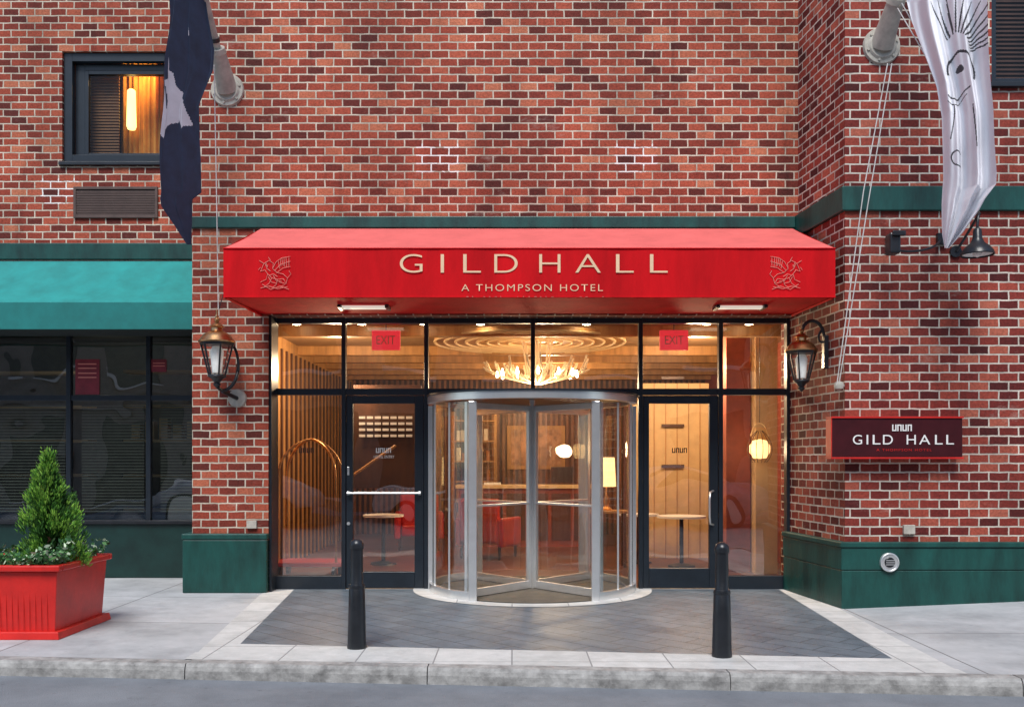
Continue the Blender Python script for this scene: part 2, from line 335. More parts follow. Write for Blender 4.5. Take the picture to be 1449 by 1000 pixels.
window_unit('upper_window_outer',wx0+.003,wx1-.003,wz0+.003,wz1-.003,DL+.04,B,.11)
window_unit('upper_window_sash',wx0+.24,wx1-.1,wz0+.112,wz1-.2,DL+.125,B,.05)
boxes('upper_window_side_panel',[(wx0+.113,wx0+.239,DL+.13,DL+.16,wz0+.1,wz1-.1),(wx0+.24,wx1-.11,DL+.13,DL+.16,wz1-.198,wz1-.113)],M['frame'],B)
box('upper_window_sill',wx0-.03,wx1+.03,DL-.05,DL+.06,wz0-.045,wz0-.0,M['black'],B,.006)
pane('upper_window_glass',wx0+.2,wx1-.09,DL+.155,wz0+.09,wz1-.15,M['glassU'],B)
v,f=boxd(wx0-.3,wx1+.3,DL+.21,DL+2.2,wz0-.2,wz1+.3); f.pop(2)
mesh('guest_room',v,f,M['int_dark'],B)
V=[];Fc=[];nn=90
for i in range(nn+1):
    x=wx0+.52+.9*i/nn; yy=DL+.62+.045*math.sin(i*.9)+.02*math.sin(i*2.3)
    V+= [(x,yy,wz0-.1),(x,yy,wz1+.1)]
for i in range(nn): Fc.append((2*i,2*i+2,2*i+3,2*i+1))
mesh('guest_room_curtain',V,Fc,mat('amber_curtain',(.55,.25,.04),.8),B,smooth=True)
boxes('guest_room_blind',[(wx0+.2,wx0+.62,DL+.30,DL+.33,z,z+.022) for z in [wz0+.05+.04*i for i in range(34)]],mat('wood_blind',(.16,.07,.02),.5),B,0)
lathe('guest_room_lamp',[(.05,-.30),(.065,-.26),(.055,.22),(.035,.24)],(PX(186,DL+.45),DL+.45,PZ(152,DL+.45)),mat('sconce_glow',(.9,.6,.2),.6,emit=(1,.66,.22),estr=3.2),B,seg=12)
vx0,vx1,vz0,vz1=PX(105,DL),PX(224,DL),PZ(309,DL),PZ(265,DL)
o_=window_unit('wall_vent',vx0,vx1,vz0,vz1,DL-.03,B,.035); o_.data.materials[0]=M['vent']
boxes('wall_vent_louvres',[(vx0+.03,vx1-.03,DL-.022+.002*(i%2),DL-.002,vz0+.03+.022*i,vz0+.045+.022*i) for i in range(15)]+[(vx0+.03,vx1-.03,DL-.006,DL-.001,vz0+.03,vz1-.03)],M['vent'],B,0)
ux0=PX(1403,DR); uz0=PZ(118,DR)
window_unit('right_window',ux0+.003,XRC+3.9-.003,uz0+.003,7.89,DR+.03,B,.06)
pane('right_window_glass',ux0+.05,XRC+3.85,DR+.06,uz0+.05,7.85,M['glassU'],B)
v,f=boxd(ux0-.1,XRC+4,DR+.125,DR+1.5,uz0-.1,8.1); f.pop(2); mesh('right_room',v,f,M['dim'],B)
boxes('right_window_blind',[(ux0+.06,XRC+3.84,DR+.09,DR+.11,z,z+.02) for z in [uz0+.08+.045*i for i in range(52)]],M['int_dark'],B,0)
box('right_window_sill',ux0-.04,XRC+3.94,DR-.05,DR+.03,uz0-.05,uz0-.002,M['black'],B)

# ---- left storefront
SB=.735; STt=3.3; TZ=2.36
box('storefront_base',-11,-3.79,DL-.02,DL+.2,0,SB-.03,mat('dark_green_panel',(.005,.028,.024),.4,var=.3,scale=4),B,.01)
box('storefront_sill',-11,-3.79,DL-.06,DL+.2,SB-.028,SB+.02,M['black'],B)
mull=[PX(p,DL) for p in (97,210)]+[-6.95,-8.1,-9.2]
boxes('storefront_mullions',[(x-.03,x+.03,DL-.01,DL+.07,SB+.02,STt) for x in mull]+[(-3.92,-3.79,DL-.03,DL+.07,SB+.02,STt)],M['frame'],B)
xs=sorted(mull)+[-3.92]
boxes('storefront_transom',[(a+.03,b-.03 if b!=-3.92 else b,DL,DL+.06,TZ-.035,TZ+.035) for a,b in zip(xs[:-1],xs[1:])],M['frame'],B)
boxes('storefront_inner_frames',[(a+.04,b-.06,DL+.075,DL+.1,SB+.03,SB+.08) for a,b in zip(xs[:-1],xs[1:])],M['frame'],B)
for a,b in zip([-11]+xs[:-1],xs[:-1]+[-3.85]):
    for z_0,z_1 in ((SB,TZ),(TZ,STt)):
        t=random.uniform(-.006,.006)
        mesh('storefront_glass',[(a,DL+.03+t,z_0),(b,DL+.03,z_0),(b,DL+.03-t*.5,z_1),(a,DL+.03+t*.3,z_1)],[(0,1,2,3)],M['glassD'],B)
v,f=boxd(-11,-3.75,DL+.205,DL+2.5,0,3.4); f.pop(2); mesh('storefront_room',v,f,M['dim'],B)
boxes('storefront_shelving',[(-5.6,-4.3,DL+1.2,DL+1.5,.8+.5*i,.84+.5*i) for i in range(5)]+[(-8.3,-6.2,DL+1.4,DL+1.7,.8+.5*i,.84+.5*i) for i in range(5)]+[(-5.5+.2*i,-5.38+.2*i,DL+1.25,DL+1.4,1.85,2.05+.05*(i%3)) for i in range(6)],M['int_cream'],B,0)
bl=[]
for a,b in zip(xs[:-1],xs[1:]):
    bl+=[(a+.1,b-.12,DL+.16,DL+.18,SB+.12+.04*i,SB+.137+.04*i) for i in range(36)]
boxes('storefront_blinds',bl,M['blind'],B,0)
boxes('storefront_red_notice',[(PX(106,DL),PX(140,DL),DL+.012,DL+.017,PZ(558,DL),PZ(508,DL)),(PX(213.5,DL),PX(235,DL),DL+.012,DL+.017,PZ(526,DL),PZ(508,DL))],mat('red_notice',(.22,.018,.03),.5),B,0)
boxes('storefront_notice_lines',[(PX(110,DL),PX(136,DL),DL+.007,DL+.010,PZ(y+1.5,DL),PZ(y,DL)) for y in (514,520,527,533)]+[(PX(216,DL),PX(233,DL),DL+.007,DL+.010,PZ(y+1,DL),PZ(y,DL)) for y in (513,517)],M['pink'],B,0)

# ---- entrance glazing
y0,y1=D0-.05,D0+.05
def ex(px): return PX(px,D0)
zT0,zT1=PZ(559,D0),PZ(550,D0)
ztop=3.24
fr=[]
fr.append((XP+.001,ex(390)+.02,DM+.03,y1,0,ztop))
fr.append((ex(1111),XRB+.03,y0-.02,y1,0,ztop))
for px in (487,603.5,906,1019): fr.append((ex(px-3),ex(px+3),y0,y1,0,ztop))
fr.append((ex(754-3),ex(754+3),y0,y1,zT1,ztop))
segs=[(392,484),(490,600.5),(606.5,751),(757,903),(909,1016),(1022,1111)]
for a,b in segs:
    fr.append((ex(a),ex(b),y0+.004,y1-.004,ztop-.06,ztop))
    if b in (751,):  fr.append((ex(606.5),ex(903),y0+.004,y1-.004,zT0-.0,zT1))
    elif a!=757: fr.append((ex(a),ex(b),y0+.004,y1-.004,zT0,zT1))
for a,b in ((392,484),(1022,1111)): fr.append((ex(a),ex(b),y0+.004,y1-.004,0,.16))
boxes('entrance_frame',fr,M['frame'],B,.004)
def tilt(nm,x0,x1,z0,z1,m,p):
    t=random.uniform(-.004,.004)
    return mesh(nm,[(x0,D0+t,z0),(x1,D0,z0),(x1,D0-t*.6,z1),(x0,D0+t*.4,z1)],[(0,1,2,3)],m,p)
for i,(a,b) in enumerate(segs):
    tilt('transom_glass',ex(a),ex(b),zT1,ztop-.06,M['glass'],B)
for a,b in ((392,484),(1022,1111)): tilt('sidelight_glass',ex(a),ex(b),.16,zT0,M['glass'],B)
def door(a,b,ga,gb,gt,gbm,nm,mirror):
    r=root(nm,(ex((a+b)/2),D0,0))
    x0,x1=ex(a),ex(b); g0,g1=ex(ga),ex(gb); zt_,zb=PZ(gt,D0),PZ(gbm,D0); top=zT0-.006
    yy0,yy1=D0-.035,D0+.03
    boxes('stiles_and_rails',[(x0,g0,yy0,yy1,.012,top),(g1,x1,yy0,yy1,.012,top),(g0,g1,yy0,yy1,zt_,top),(g0,g1,yy0,yy1,.012,zb)],M['frame'],r,.006)
    tilt('door_pane',g0,g1,zb,zt_,M['glass'],r)
    return r,x0,x1
dl,a,b=door(490.5,600,500,587,571,808,'glass_door',0)
zb=PZ(697,D0)
tube('push_bar',[(a+.02,D0-.10,zb),(b-.03,D0-.10,zb)],.014,M['steel'],dl)
boxes('bar_brackets',[(a+.02,a+.05,D0-.1,D0-.036,zb-.02,zb+.02),(b-.06,b-.03,D0-.1,D0-.036,zb-.02,zb+.02)],M['steel'],dl)
cyl('lock_cylinder',(a+.03,D0-.05,PZ(740,D0)),(a+.03,D0-.034,PZ(740,D0)),.02,.02,M['steel'],dl)
box('card_plate',a+.015,a+.04,D0-.045,D0-.034,PZ(672,D0),PZ(660,D0),M['steel'],dl)
dr,a,b=door(909.5,1015.5,918,1003,571,803,'glass_door',1)
hx=ex(1005)
tube('pull_handle',[(hx+.03,D0-.036,PZ(694,D0)),(hx-.02,D0-.1,PZ(696,D0)),(hx-.03,D0-.11,PZ(706,D0)),(hx-.03,D0-.11,PZ(730,D0)),(hx-.02,D0-.1,PZ(740,D0)),(hx+.03,D0-.036,PZ(742,D0))],.013,M['steel'],dr)
def logo(px,py,w,d,parent,m,h=None):
    z1=PZ(py-w*.16,d); z0=PZ(py+w*.16,d); x=PX(px-w/2,d); W_=w*d/F; u=W_/4.0; t=u*.24; L=[]
    for i in range(4):
        a=x+i*u; b=a+u*.84
        L+= [(a,a+t,d,d+.003,z0,z1),(b-t,b,d,d+.003,z0,z1)]
        L+= [(a+t,b-t,d,d+.003,z0,z0+t)] if i%2==0 else [(a+t,b-t,d,d+.003,z1-t,z1)]
    boxes('glass_logo',L,m,parent,0)
gl=mat('frosted_decal',(.6,.6,.58),.6)
logo(543,637,22,D0-.012,dl,gl); logo(962,637,22,D0-.012,dr,M['black']); logo(434,637,22,D0-.012,B,M['black'])
textmesh('glass_caption','HOTEL ENTRY',PX(529,D0),PX(558,D0),PZ(648,D0),PZ(644,D0),D0-.012,gl,dl)

# ---- revolving door
RC=(PX(753,D0),D0-.02); R=1.2; ZD=2.29
RD=root('revolving_door',(RC[0],RC[1],0))
def arc(r,a0,a1,n=20): return [(RC[0]+r*math.sin(math.radians(a0+(a1-a0)*i/n)),RC[1]-r*math.cos(math.radians(a0+(a1-a0)*i/n))) for i in range(n+1)]
def arcwall(name,r0,r1,a0,a1,z0,z1,m,n=20):
    o=arc(r1,a0,a1,n); i_=arc(r0,a0,a1,n)[::-1]
    V=[(x,y,z) for z in (z0,z1) for x,y in o+i_]; k=2*(n+1); Fc=[]
    for i in range(n):
        Fc+= [(i,i+1,k+i+1,k+i),(k-1-i,k+k-1-i,k+k-2-i,k-2-i),(k+i,k+i+1,k+k-2-i,k+k-1-i),(i+1,i,k-1-i,k-2-i)]
    Fc+=[(0,k,2*k-1,k-1),(n,n+1,k+n+1,k+n)]
    ob=mesh(name,V,Fc,m,RD,smooth=True); e=ob.modifiers.new('e','EDGE_SPLIT'); e.split_angle=math.radians(40); return ob
def arcsheet(name,r,a0,a1,z0,z1,m,n=24):
    pts=arc(r,a0,a1,n); V=[(x,y,z0) for x,y in pts]+[(x,y,z1) for x,y in pts]; k=n+1
    return mesh(name,V,[(i,i+1,k+i+1,k+i) for i in range(n)],m,RD,smooth=True)
AO=34
for sgn in (-1,1):
    arcsheet('curved_glass',R,sgn*AO,sgn*92,.1,ZD-.1,M['glassC'])
    arcwall('base_rail',R-.03,R+.03,sgn*AO,sgn*92,.0,.1,M['steel'])
    arcsheet('rear_curved_glass',R,sgn*92,sgn*(180-AO),.1,ZD-.1,M['glassC'])
    arcwall('rear_base_rail',R-.03,R+.03,sgn*92,sgn*(180-AO),.0,.1,M['steel'])
    for ang in (AO,90,180-AO):
        x,y=arc(R,sgn*ang,sgn*ang,1)[0]
        prism('drum_post',[(x-.045,y-.04),(x+.045,y-.04),(x+.045,y+.04),(x-.045,y+.04)],0,ZD-.1,M['steel'],RD,.008)
    for aa in (52,71):
        x,y=arc(R+.0,sgn*aa,sgn*aa,1)[0]
        prism('drum_mullion',[(x-.010,y-.010),(x+.010,y-.010),(x+.010,y+.010),(x-.010,y+.010)],0.1,ZD-.1,M['steel'],RD,.002)
arcwall('canopy_ring',R-.05,R+.05,-180,180,ZD-.08,ZD,M['steel'],60)
arcwall('canopy_trim',R-.06,R+.065,-180,180,ZD+.001,ZD+.02,M['frame'],60)
lathe('canopy_ceiling',[(R-.052,ZD-.03),(R-.052,ZD-.005)],(RC[0],RC[1],0),M['frame'],RD,seg=60)
cyl('centre_shaft',(RC[0],RC[1],0),(RC[0],RC[1],ZD-.03),.035,.035,M['steel'],RD)
WA=41
for k,ang in enumerate((-WA,WA,180-WA,180+WA)):
    dx,dy=math.sin(math.radians(ang)),-math.cos(math.radians(ang)); nx,ny=-dy,dx
    def leaf(r0,r1,z0,z1,t,m,nm):
        if t<.01:
            mesh(nm,[(RC[0]+dx*r0,RC[1]+dy*r0,z0),(RC[0]+dx*r1,RC[1]+dy*r1,z0),(RC[0]+dx*r1,RC[1]+dy*r1,z1),(RC[0]+dx*r0,RC[1]+dy*r0,z1)],[(0,1,2,3)],m,RD); return
        c=[(RC[0]+dx*r+nx*s,RC[1]+dy*r+ny*s) for r,s in ((r0,-t),(r1,-t),(r1,t),(r0,t))]
        prism(nm,c,z0,z1,m,RD,.004)
    RW=R-.05
    leaf(.04,.085,.02,ZD-.1,.022,M['steel'],'wing_inner_stile'); leaf(RW-.06,RW,.02,ZD-.1,.022,M['steel'],'wing_outer_stile')
    leaf(.085,RW-.06,.02,.11,.021,M['steel'],'wing_bottom_rail'); leaf(.085,RW-.06,ZD-.17,ZD-.101,.021,M['steel'],'wing_top_rail')
    leaf(.085,RW-.06,.11,ZD-.17,.003,M['glassC'],'wing_glass')
    leaf(.085,RW-.06,1.02,1.045,.03,M['steel'],'wing_push_rail')
lathe('door_mat',[(R-.04,0.0),(R-.04,.014)],(RC[0],RC[1],0),M['mat'],RD,seg=60)

# ---- interior (lobby)
I0=D0+.06; IX0,IX1=-3.3,4.0; IY=19.5; IZ=3.3
box('lobby_floor',IX0,IX1,I0,IY,-.05,.006,M['int_floor'],B,0)
box('lobby_ceiling',IX0,IX1,I0,IY,IZ,IZ+.1,M['ceil'],B,0)
box('lobby_left_wall',IX0-.1,IX0,I0-.1,IY,0,IZ,M['int_gold'],B,0)
box('lobby_right_wall',IX1,IX1+.1,I0,IY,0,IZ,M['int_rb'],B,0)
box('lobby_back_wall',IX0,IX1,IY,IY+.1,0,IZ,M['int_dark'],B,0)
box('lobby_front_infill',XRB+.02,IX1+.1,D0+.055,D0+.16,0,IZ,M['int_dark'],B,0)
box('lobby_front_infill_left',IX0-.1,XP-.01,D0+.055,D0+.16,0,IZ,M['int_dark'],B,0)
boxes('ceiling_beams',[(IX0,IX1,y,y+.14,IZ-.14,IZ) for y in (12.3,14.5,15.6,16.7,17.8,18.9)],M['int_gold'],B)
boxes('wall_battens',[(IX0,IX0+.03,y,y+.05,0,IZ-.17) for y in [11.9+.3*i for i in range(25)]],M['int_dark'],B)
boxes('back_slats',[(x,x+.05,IY-.04,IY-.001,0,IZ) for x in [IX0+.02+.11*i for i in range(66)]],mat('walnut',(.2,.08,.035),.4),B,0)
cxw,cyw=.25,13.3
lathe('woven_ceiling_disc',[(1.35,IZ-.09),(1.35,IZ-.05)],(cxw,cyw,0),M['int_gold'],B,seg=48)
tube('woven_ceiling_rings',[[(cxw+q_*math.cos(i*math.pi/24),cyw+q_*math.sin(i*math.pi/24),IZ-.10) for i in range(49)] for q_ in (.3,.45,.6,.75,.9,1.05,1.2,1.34)],.018,M['int_cream'],B,res=1)
box('cream_partition',2.05,3.1,14.8,14.9,0,2.75,M['int_cream'],B)
box('cream_partition_return',2.1,2.2,14.9,16.8,0,2.75,M['int_cream'],B)
boxes('partition_battens',[(2.05+.18*i,2.062+.18*i,14.788,14.799,0,2.75) for i in range(1,6)],M['int_gold'],B,0)
boxes('partition_dark_slots',[(2.35,2.70,14.74,14.787,PZ(y+4,14.8),PZ(y,14.8)) for y in (533,565,600,657)],M['int_dark'],B,.002)
box('timber_column',3.3,3.6,12.75,13.0,0,IZ,M['int_cream'],B)
box('dark_red_column',2.95,3.28,12.95,13.2,0,IZ,M['int_rb'],B)
boxes('slatted_vent_panel',[(PX(508,13.2)+.11*i,PX(508,13.2)+.11*i+.085,13.2,13.22,PZ(618,13.2)+.0+.085*j,PZ(618,13.2)+.035+.085*j) for i in range(7) for j in range(4)],M['white'],B,0)
box('dark_screen',PX(500,13.25),PX(596,13.25),13.25,13.3,1.15,2.6,M['int_dark'],B)
tube('stair_handrail',[P(500,672,13.0),P(560,630,13.0)],.02,M['int_gold'],B)
boxes('wall_picture_frames',[(-2.3,-1.6,IY-.07,IY-.045,1.2,2.1),(-.1,1.1,IY-.07,IY-.045,1.35,2.25),(3.2,3.9,IY-.07,IY-.045,1.3,2.2)],M['int_gold'],B)
boxes('wall_pictures',[(-2.22,-1.68,IY-.075,IY-.071,1.28,2.02),(-.02,1.02,IY-.075,IY-.071,1.43,2.17)],mat('picture_print',(.4,.2,.1),.5,var=.8,scale=5),B,0)

# reception desk at the rear, with a side shelf
BK=root('reception_desk',(0.3,17,0))
box('counter_top',-1.0,1.55,16.6,17.2,1.04,1.1,M['int_cream'],BK); box('counter_front',-.95,1.5,16.68,17.12,0,1.035,M['int_rb'],BK)
boxes('counter_panels',[(-.9+.4*i,-.56+.4*i,16.66,16.679,.12,.95) for i in range(6)],M['int_dark'],BK)
box('desk_screen',.7,1.1,16.85,16.88,1.14,1.42,M['black'],BK); box('desk_book',-.5,-.2,16.7,16.95,1.101,1.14,M['white'],BK)
BS=root('display_shelf',(-.75,18.6,0))
sh=[(-1.2,-1.14,18.6,18.95,0,2.5),(-.36,-.3,18.6,18.95,0,2.5)]
for j in range(6): sh.append((-1.14,-.36,18.6,18.95,.3+.4*j,.33+.4*j))
boxes('shelf_case',sh,M['int_gold'],BS)
bcol=[mat('vase_amber',(.35,.12,.03),.2),mat('book_red',(.4,.04,.03),.3),mat('book_dark',(.04,.04,.03),.2),mat('book_pale',(.6,.52,.4),.3)]
LL=[[],[],[],[]]
for j in range(5):
    x=-1.1
    while x<-.45:
        w=random.uniform(.05,.085); h=random.uniform(.14,.26)
        if random.random()<.7: LL[random.choice((0,1,2,2,3))].append((x,x+w,18.65,18.8,.331+.4*j,.331+.4*j+h))
        x+=w+random.uniform(.01,.05)
for q in range(4): boxes('shelf_objects',LL[q],bcol[q],BS,0)
def armchair(x,y,rot):
    r=root('armchair',(x,y,0)); 
    box('seat',x-.3,x+.3,y-.3,y+.3,.25,.45,M['int_red'],r,.04);box('backrest',x-.34,x+.34,y+.28,y+.42,.25,.95,M['int_red'],r,.05);box('arm_1',x-.42,x-.31,y-.3,y+.4,.2,.65,M['int_red'],r,.04);box('arm_2',x+.31,x+.42,y-.3,y+.4,.2,.65,M['int_red'],r,.04)
    for sx in (-.33,.33):
        for sy in (-.25,.33): cyl('leg',(x+sx,y+sy,0),(x+sx,y+sy,.22),.018,.025,M['int_dark'],r,8)
    r.rotation_euler=(0,0,rot)
armchair(-.35,14.9,2.7); armchair(-1.6,16.2,.1)
def table(nm,cx,cy,w,dp,h,m='int_gold'):
    T=root(nm,(cx,cy,0)); box('table_top',cx-w,cx+w,cy-dp,cy+dp,h-.04,h,M[m],T)
    for sx in (-w+.05,w-.05):
        for sy in (-dp+.04,dp-.04): box('table_leg',cx+sx-.02,cx+sx+.02,cy+sy-.02,cy+sy+.02,0,h-.04,M['int_dark'],T)
def roundtable(x,y,r_,h):
    T=root('pedestal_table',(x,y,0)); lathe('top',[(r_,h-.03),(r_,h)],(x,y,0),M['white'],T,28); lathe('pedestal',[(.2,0.006),(.19,.03),(.03,.06),(.03,h-.03)],(x,y,0),M['black'],T,16)
roundtable(2.45,13.6,.35,.74); roundtable(1.9,14.1,.3,.74); roundtable(-1.9,13.9,.3,.74)
cx,cy=PX(858,13.6),13.6
table('console_table',cx,cy,.3,.18,.82)
TL=root('table_lamp',(cx,cy,.82))
lathe('lamp_base',[(.07,0),(.08,.02),(.03,.06),(.05,.14),(.015,.22),(.012,.34)],(cx,cy,.822),M['brass'],TL)
lathe('lamp_shade_part',[(.14,0),(.12,.42)],(cx,cy,PZ(688,cy)),M['shade'],TL,caps=False)
gx,gy,gz=PX(1075,12.5),12.5,PZ(636,12.5)
GL=root('hanging_globe_lamp',(gx,gy,gz))
lathe('glowing_globe',[(.01,-.12),(.09,-.11),(.135,-.03),(.135,.05),(.09,.12),(.01,.14)],(gx,gy,gz),M['shade'],GL)
tube('wire_cage',[[(gx+.17*math.cos(a)*s,gy+.17*math.sin(a)*s,gz+z) for s,z in ((.2,.25),(.6,.2),(.95,.08),(1,0),(.9,-.1),(.5,-.17))] for a in [i*math.pi/6 for i in range(12)]],.004,M['int_dark'],GL,smooth=True)
tube('cage_handle',[(gx-.12,gy,gz+.18),(gx-.08,gy,gz+.33),(gx,gy,gz+.37),(gx+.08,gy,gz+.33),(gx+.12,gy,gz+.18)],.008,M['int_cream'],GL,smooth=True)
tube('suspension_cord',[(gx,gy,gz+.36),(gx,gy,IZ)],.004,M['black'],GL)
LX=PX(440,12.5); LC=root('luggage_cart',(LX,12.5,0))
pp=[]
for sy in (-.25,.25):
    for sx in (-.38,.38):
        pp.append([(LX+sx,12.5+sy,.2),(LX+sx,12.5+sy,1.35),(LX+sx*.95,12.5+sy*.9,1.5),(LX+sx*.7,12.5+sy*.7,1.68),(LX+sx*.3,12.5+sy*.3,1.8),(LX,12.5,1.82)])
tube('cart_hoops',pp,.017,M['brass'],LC,smooth=True)
box('cart_deck',LX-.45,LX+.45,12.2,12.8,.16,.21,M['int_red'],LC)
for sx in (-.35,.35):
    for sy in (-.22,.22): cyl('wheel',(LX+sx-.02,12.5+sy,.085),(LX+sx+.02,12.5+sy,.085),.08,.08,M['black'],LC,14)
for px0,px1 in ((526,566),(934,974)):
    d=11.75; a,b,c,e=PX(px0,d),PX(px1,d),PZ(495,d),PZ(467,d)
    r=root('exit_sign',((a+b)/2,d,c)); box('sign_body',a,b,d,d+.05,c,e,M['exit'],r,.004)
    tube('sign_hanger',[((a+b)/2,d+.02,e),((a+b)/2,d+.02,IZ)],.008,M['black'],r)
    textmesh('exit_letters','EXIT',a+.06,b-.06,c+.07,e-.07,d-.004,M['pink'],r)
hx,hy,hz=PX(760,13.0),13.0,PZ(540,13.0)
CH=root('antler_chandelier',(hx,hy,hz))
random.seed(3); paths=[]
for i in range(14):
    a=2*math.pi*i/14+random.uniform(-.1,.1); 
    ln=random.uniform(.6,.82); ca,sa=math.cos(a),math.sin(a)
    def ap(t): return (hx+ca*ln*t,hy+sa*ln*t,hz-.04+.08*math.sin(t*3)-.08*t+.28*t**3)
    paths.append([ap(t) for t in (0.05,.3,.55,.8,1.0)])
    for t in (.45,.65,.85):
        q=Vector(ap(t)); s=random.choice((-1,1))
        paths.append([q,q+Vector((-sa*s*.06+ca*.05,ca*s*.06+sa*.05,.08)),q+Vector((-sa*s*.06+ca*.09,ca*s*.06+sa*.09,random.uniform(.14,.24)))])
for i in range(6):
    a=2*math.pi*i/6+.3; ca,sa=math.cos(a),math.sin(a)
    paths.append([(hx+ca*.05,hy+sa*.05,hz),(hx+ca*.22,hy+sa*.22,hz+.15),(hx+ca*.14,hy+sa*.14,hz+.38),(hx+ca*.24,hy+sa*.24,hz+.6)])
tube('antlers',[[tuple(p) for p in q] for q in paths],.013,M['bone'],CH,smooth=True)
tube('chain',[(hx,hy,hz),(hx,hy,IZ)],.02,M['bone'],CH)
for i in range(12):
    a=2*math.pi*i/12; x,y=hx+.55*math.cos(a),hy+.55*math.sin(a)
    lathe('candle_bulb',[(.012,0),(.022,.03),(.014,.075),(.003,.1)],(x,y,hz+.06),M['bulb'],CH,seg=8)
def lamp(name,loc,e,col=(1,.72,.44),r=.1):
    l=bpy.data.lights.new(name,'POINT'); l.energy=e; l.color=col; l.shadow_soft_size=r
    o=bpy.data.objects.new(name,l); o.location=loc; S.collection.objects.link(o); return o
lamp('chandelier_light',(hx,hy,hz-.14),105,r=.2)
lamp('lobby_left_downlight',(-2.4,13.0,2.8),130)
lamp('lobby_right_downlight',(2.6,13.2,2.85),150)
lamp('lobby_rear_light',(0.6,15.8,2.7),120)
lamp('reception_light',(0.4,18.2,2.8),60)
lamp('globe_lamp_light',(gx-.3,gy-.3,gz),10)
lamp('guest_room_light',(wx0+.9,DL+.34,wz1-.1),18,(1,.6,.25),.05)
lamp('storefront_ceiling_light',(-6.0,DL+1.3,3.2),11,(1,.93,.8))
for px,py in ((512,466),(600,462),(830,462),(1000,490),(680,458),(420,462),(1060,462)):
    d=12.0; q=P(px,py,d)
    cyl('ceiling_downlight',(q.x,q.y,IZ-.03),(q.x,q.y,IZ-.001),.05,.05,M['bulb'],B,12)

# ================= red awning =================
AW=root('awning',(0.2,DM,3.24))
ax0,ax1=PX(316,9.8),PX(1182,9.8); bx0,bx1=-2.93,3.275; af=9.8; zf=PZ(351.5,9.8); zbk=4.25; zlo=3.24
nu,nv=120,12; V=[];Fc=[]
for j in range(nv+1):
    t=j/nv
    for i in range(nu+1):
        s=i/nu; x=(bx0+(bx1-bx0)*s)*(1-t)+(ax0+(ax1-ax0)*s)*t; y=DM-.005+(af-DM)*t; z=zbk+(zf-zbk)*t
        z-=.012*math.sin(math.pi*t)*(1+math.sin(s*31)*.5+.4*math.sin(s*77+t*3))
        V.append((x,y,z))
for j in range(nv):
    for i in range(nu): a=j*(nu+1)+i; Fc.append((a,a+1,a+nu+2,a+nu+1))
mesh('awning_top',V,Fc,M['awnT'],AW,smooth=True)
V=[];Fc=[];nv2=10
for j in range(nv2+1):
    for i in range(nu+1):
        s=i/nu; t=j/nv2; x=ax0+(ax1-ax0)*s
        V.append((x,af+.004*math.sin(s*9.5)*t+.002*math.sin(s*60+t*2),zf+(zlo-zf)*t))
for j in range(nv2):
    for i in range(nu): a=j*(nu+1)+i; Fc.append((a,a+1,a+nu+2,a+nu+1))
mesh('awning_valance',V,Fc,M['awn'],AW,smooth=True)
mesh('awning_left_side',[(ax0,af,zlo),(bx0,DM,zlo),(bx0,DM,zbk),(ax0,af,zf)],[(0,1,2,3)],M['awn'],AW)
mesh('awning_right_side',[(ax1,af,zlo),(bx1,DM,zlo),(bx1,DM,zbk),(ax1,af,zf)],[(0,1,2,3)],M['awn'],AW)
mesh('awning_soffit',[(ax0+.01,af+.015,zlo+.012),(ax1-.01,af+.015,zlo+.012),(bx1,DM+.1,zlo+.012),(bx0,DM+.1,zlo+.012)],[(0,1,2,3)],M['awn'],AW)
tube('awning_piping',[[(ax0,af-.004,zf),(ax1,af-.004,zf)],[(ax0,af-.004,zlo),(ax1,af-.004,zlo)]],.007,M['awn'],AW)
tube('awning_frame_bars',[[(ax0+.02,af+.03,zlo-.005),(bx0,DM,zlo-.005)],[(ax1-.02,af+.03,zlo-.005),(bx1,DM,zlo-.005)]],.012,M['awn'],AW)
for px in (516,1046):
    q=PX(px,10.45); box('soffit_light',q-.24,q+.24,10.37,10.48,zlo-.02,zlo+.009,M['litw'],AW); 
    boxes('soffit_light_housing',[(q-.28,q-.241,10.31,10.54,zlo-.025,zlo+.009),(q+.241,q+.28,10.31,10.54,zlo-.025,zlo+.009)],M['frame'],AW)
yt=af-.011
for ch,c,w in (('G',582,32),('I',626,4.6),('L',668,25),('D',716,33),('H',778,30),('A',832,36),('L',884,25),('L',932,25)):
    textmesh('letter_'+ch,ch,PX(c-w/2,af),PX(c+w/2,af),PZ(386,af),PZ(360,af),yt,M['gold'],AW,off=(-.012 if ch!='I' else 0))
textmesh('awning_subtitle','A THOMPSON HOTEL',PX(653,af),PX(853,af),PZ(412,af),PZ(402.5,af),yt,M['gold'],AW,spacing=1.25,off=-.008)
random.seed(21)
boxes('awning_hem_dashes',[(PX(p,af),PX(p+random.uniform(1,4),af),af-.0125,af-.0115,zlo+.001,zlo+random.uniform(.003,.007)) for p in range(660,855,8) if random.random()<.7],M['pink'],AW,0)  # small pale dashes standing in for faint lettering along the hem
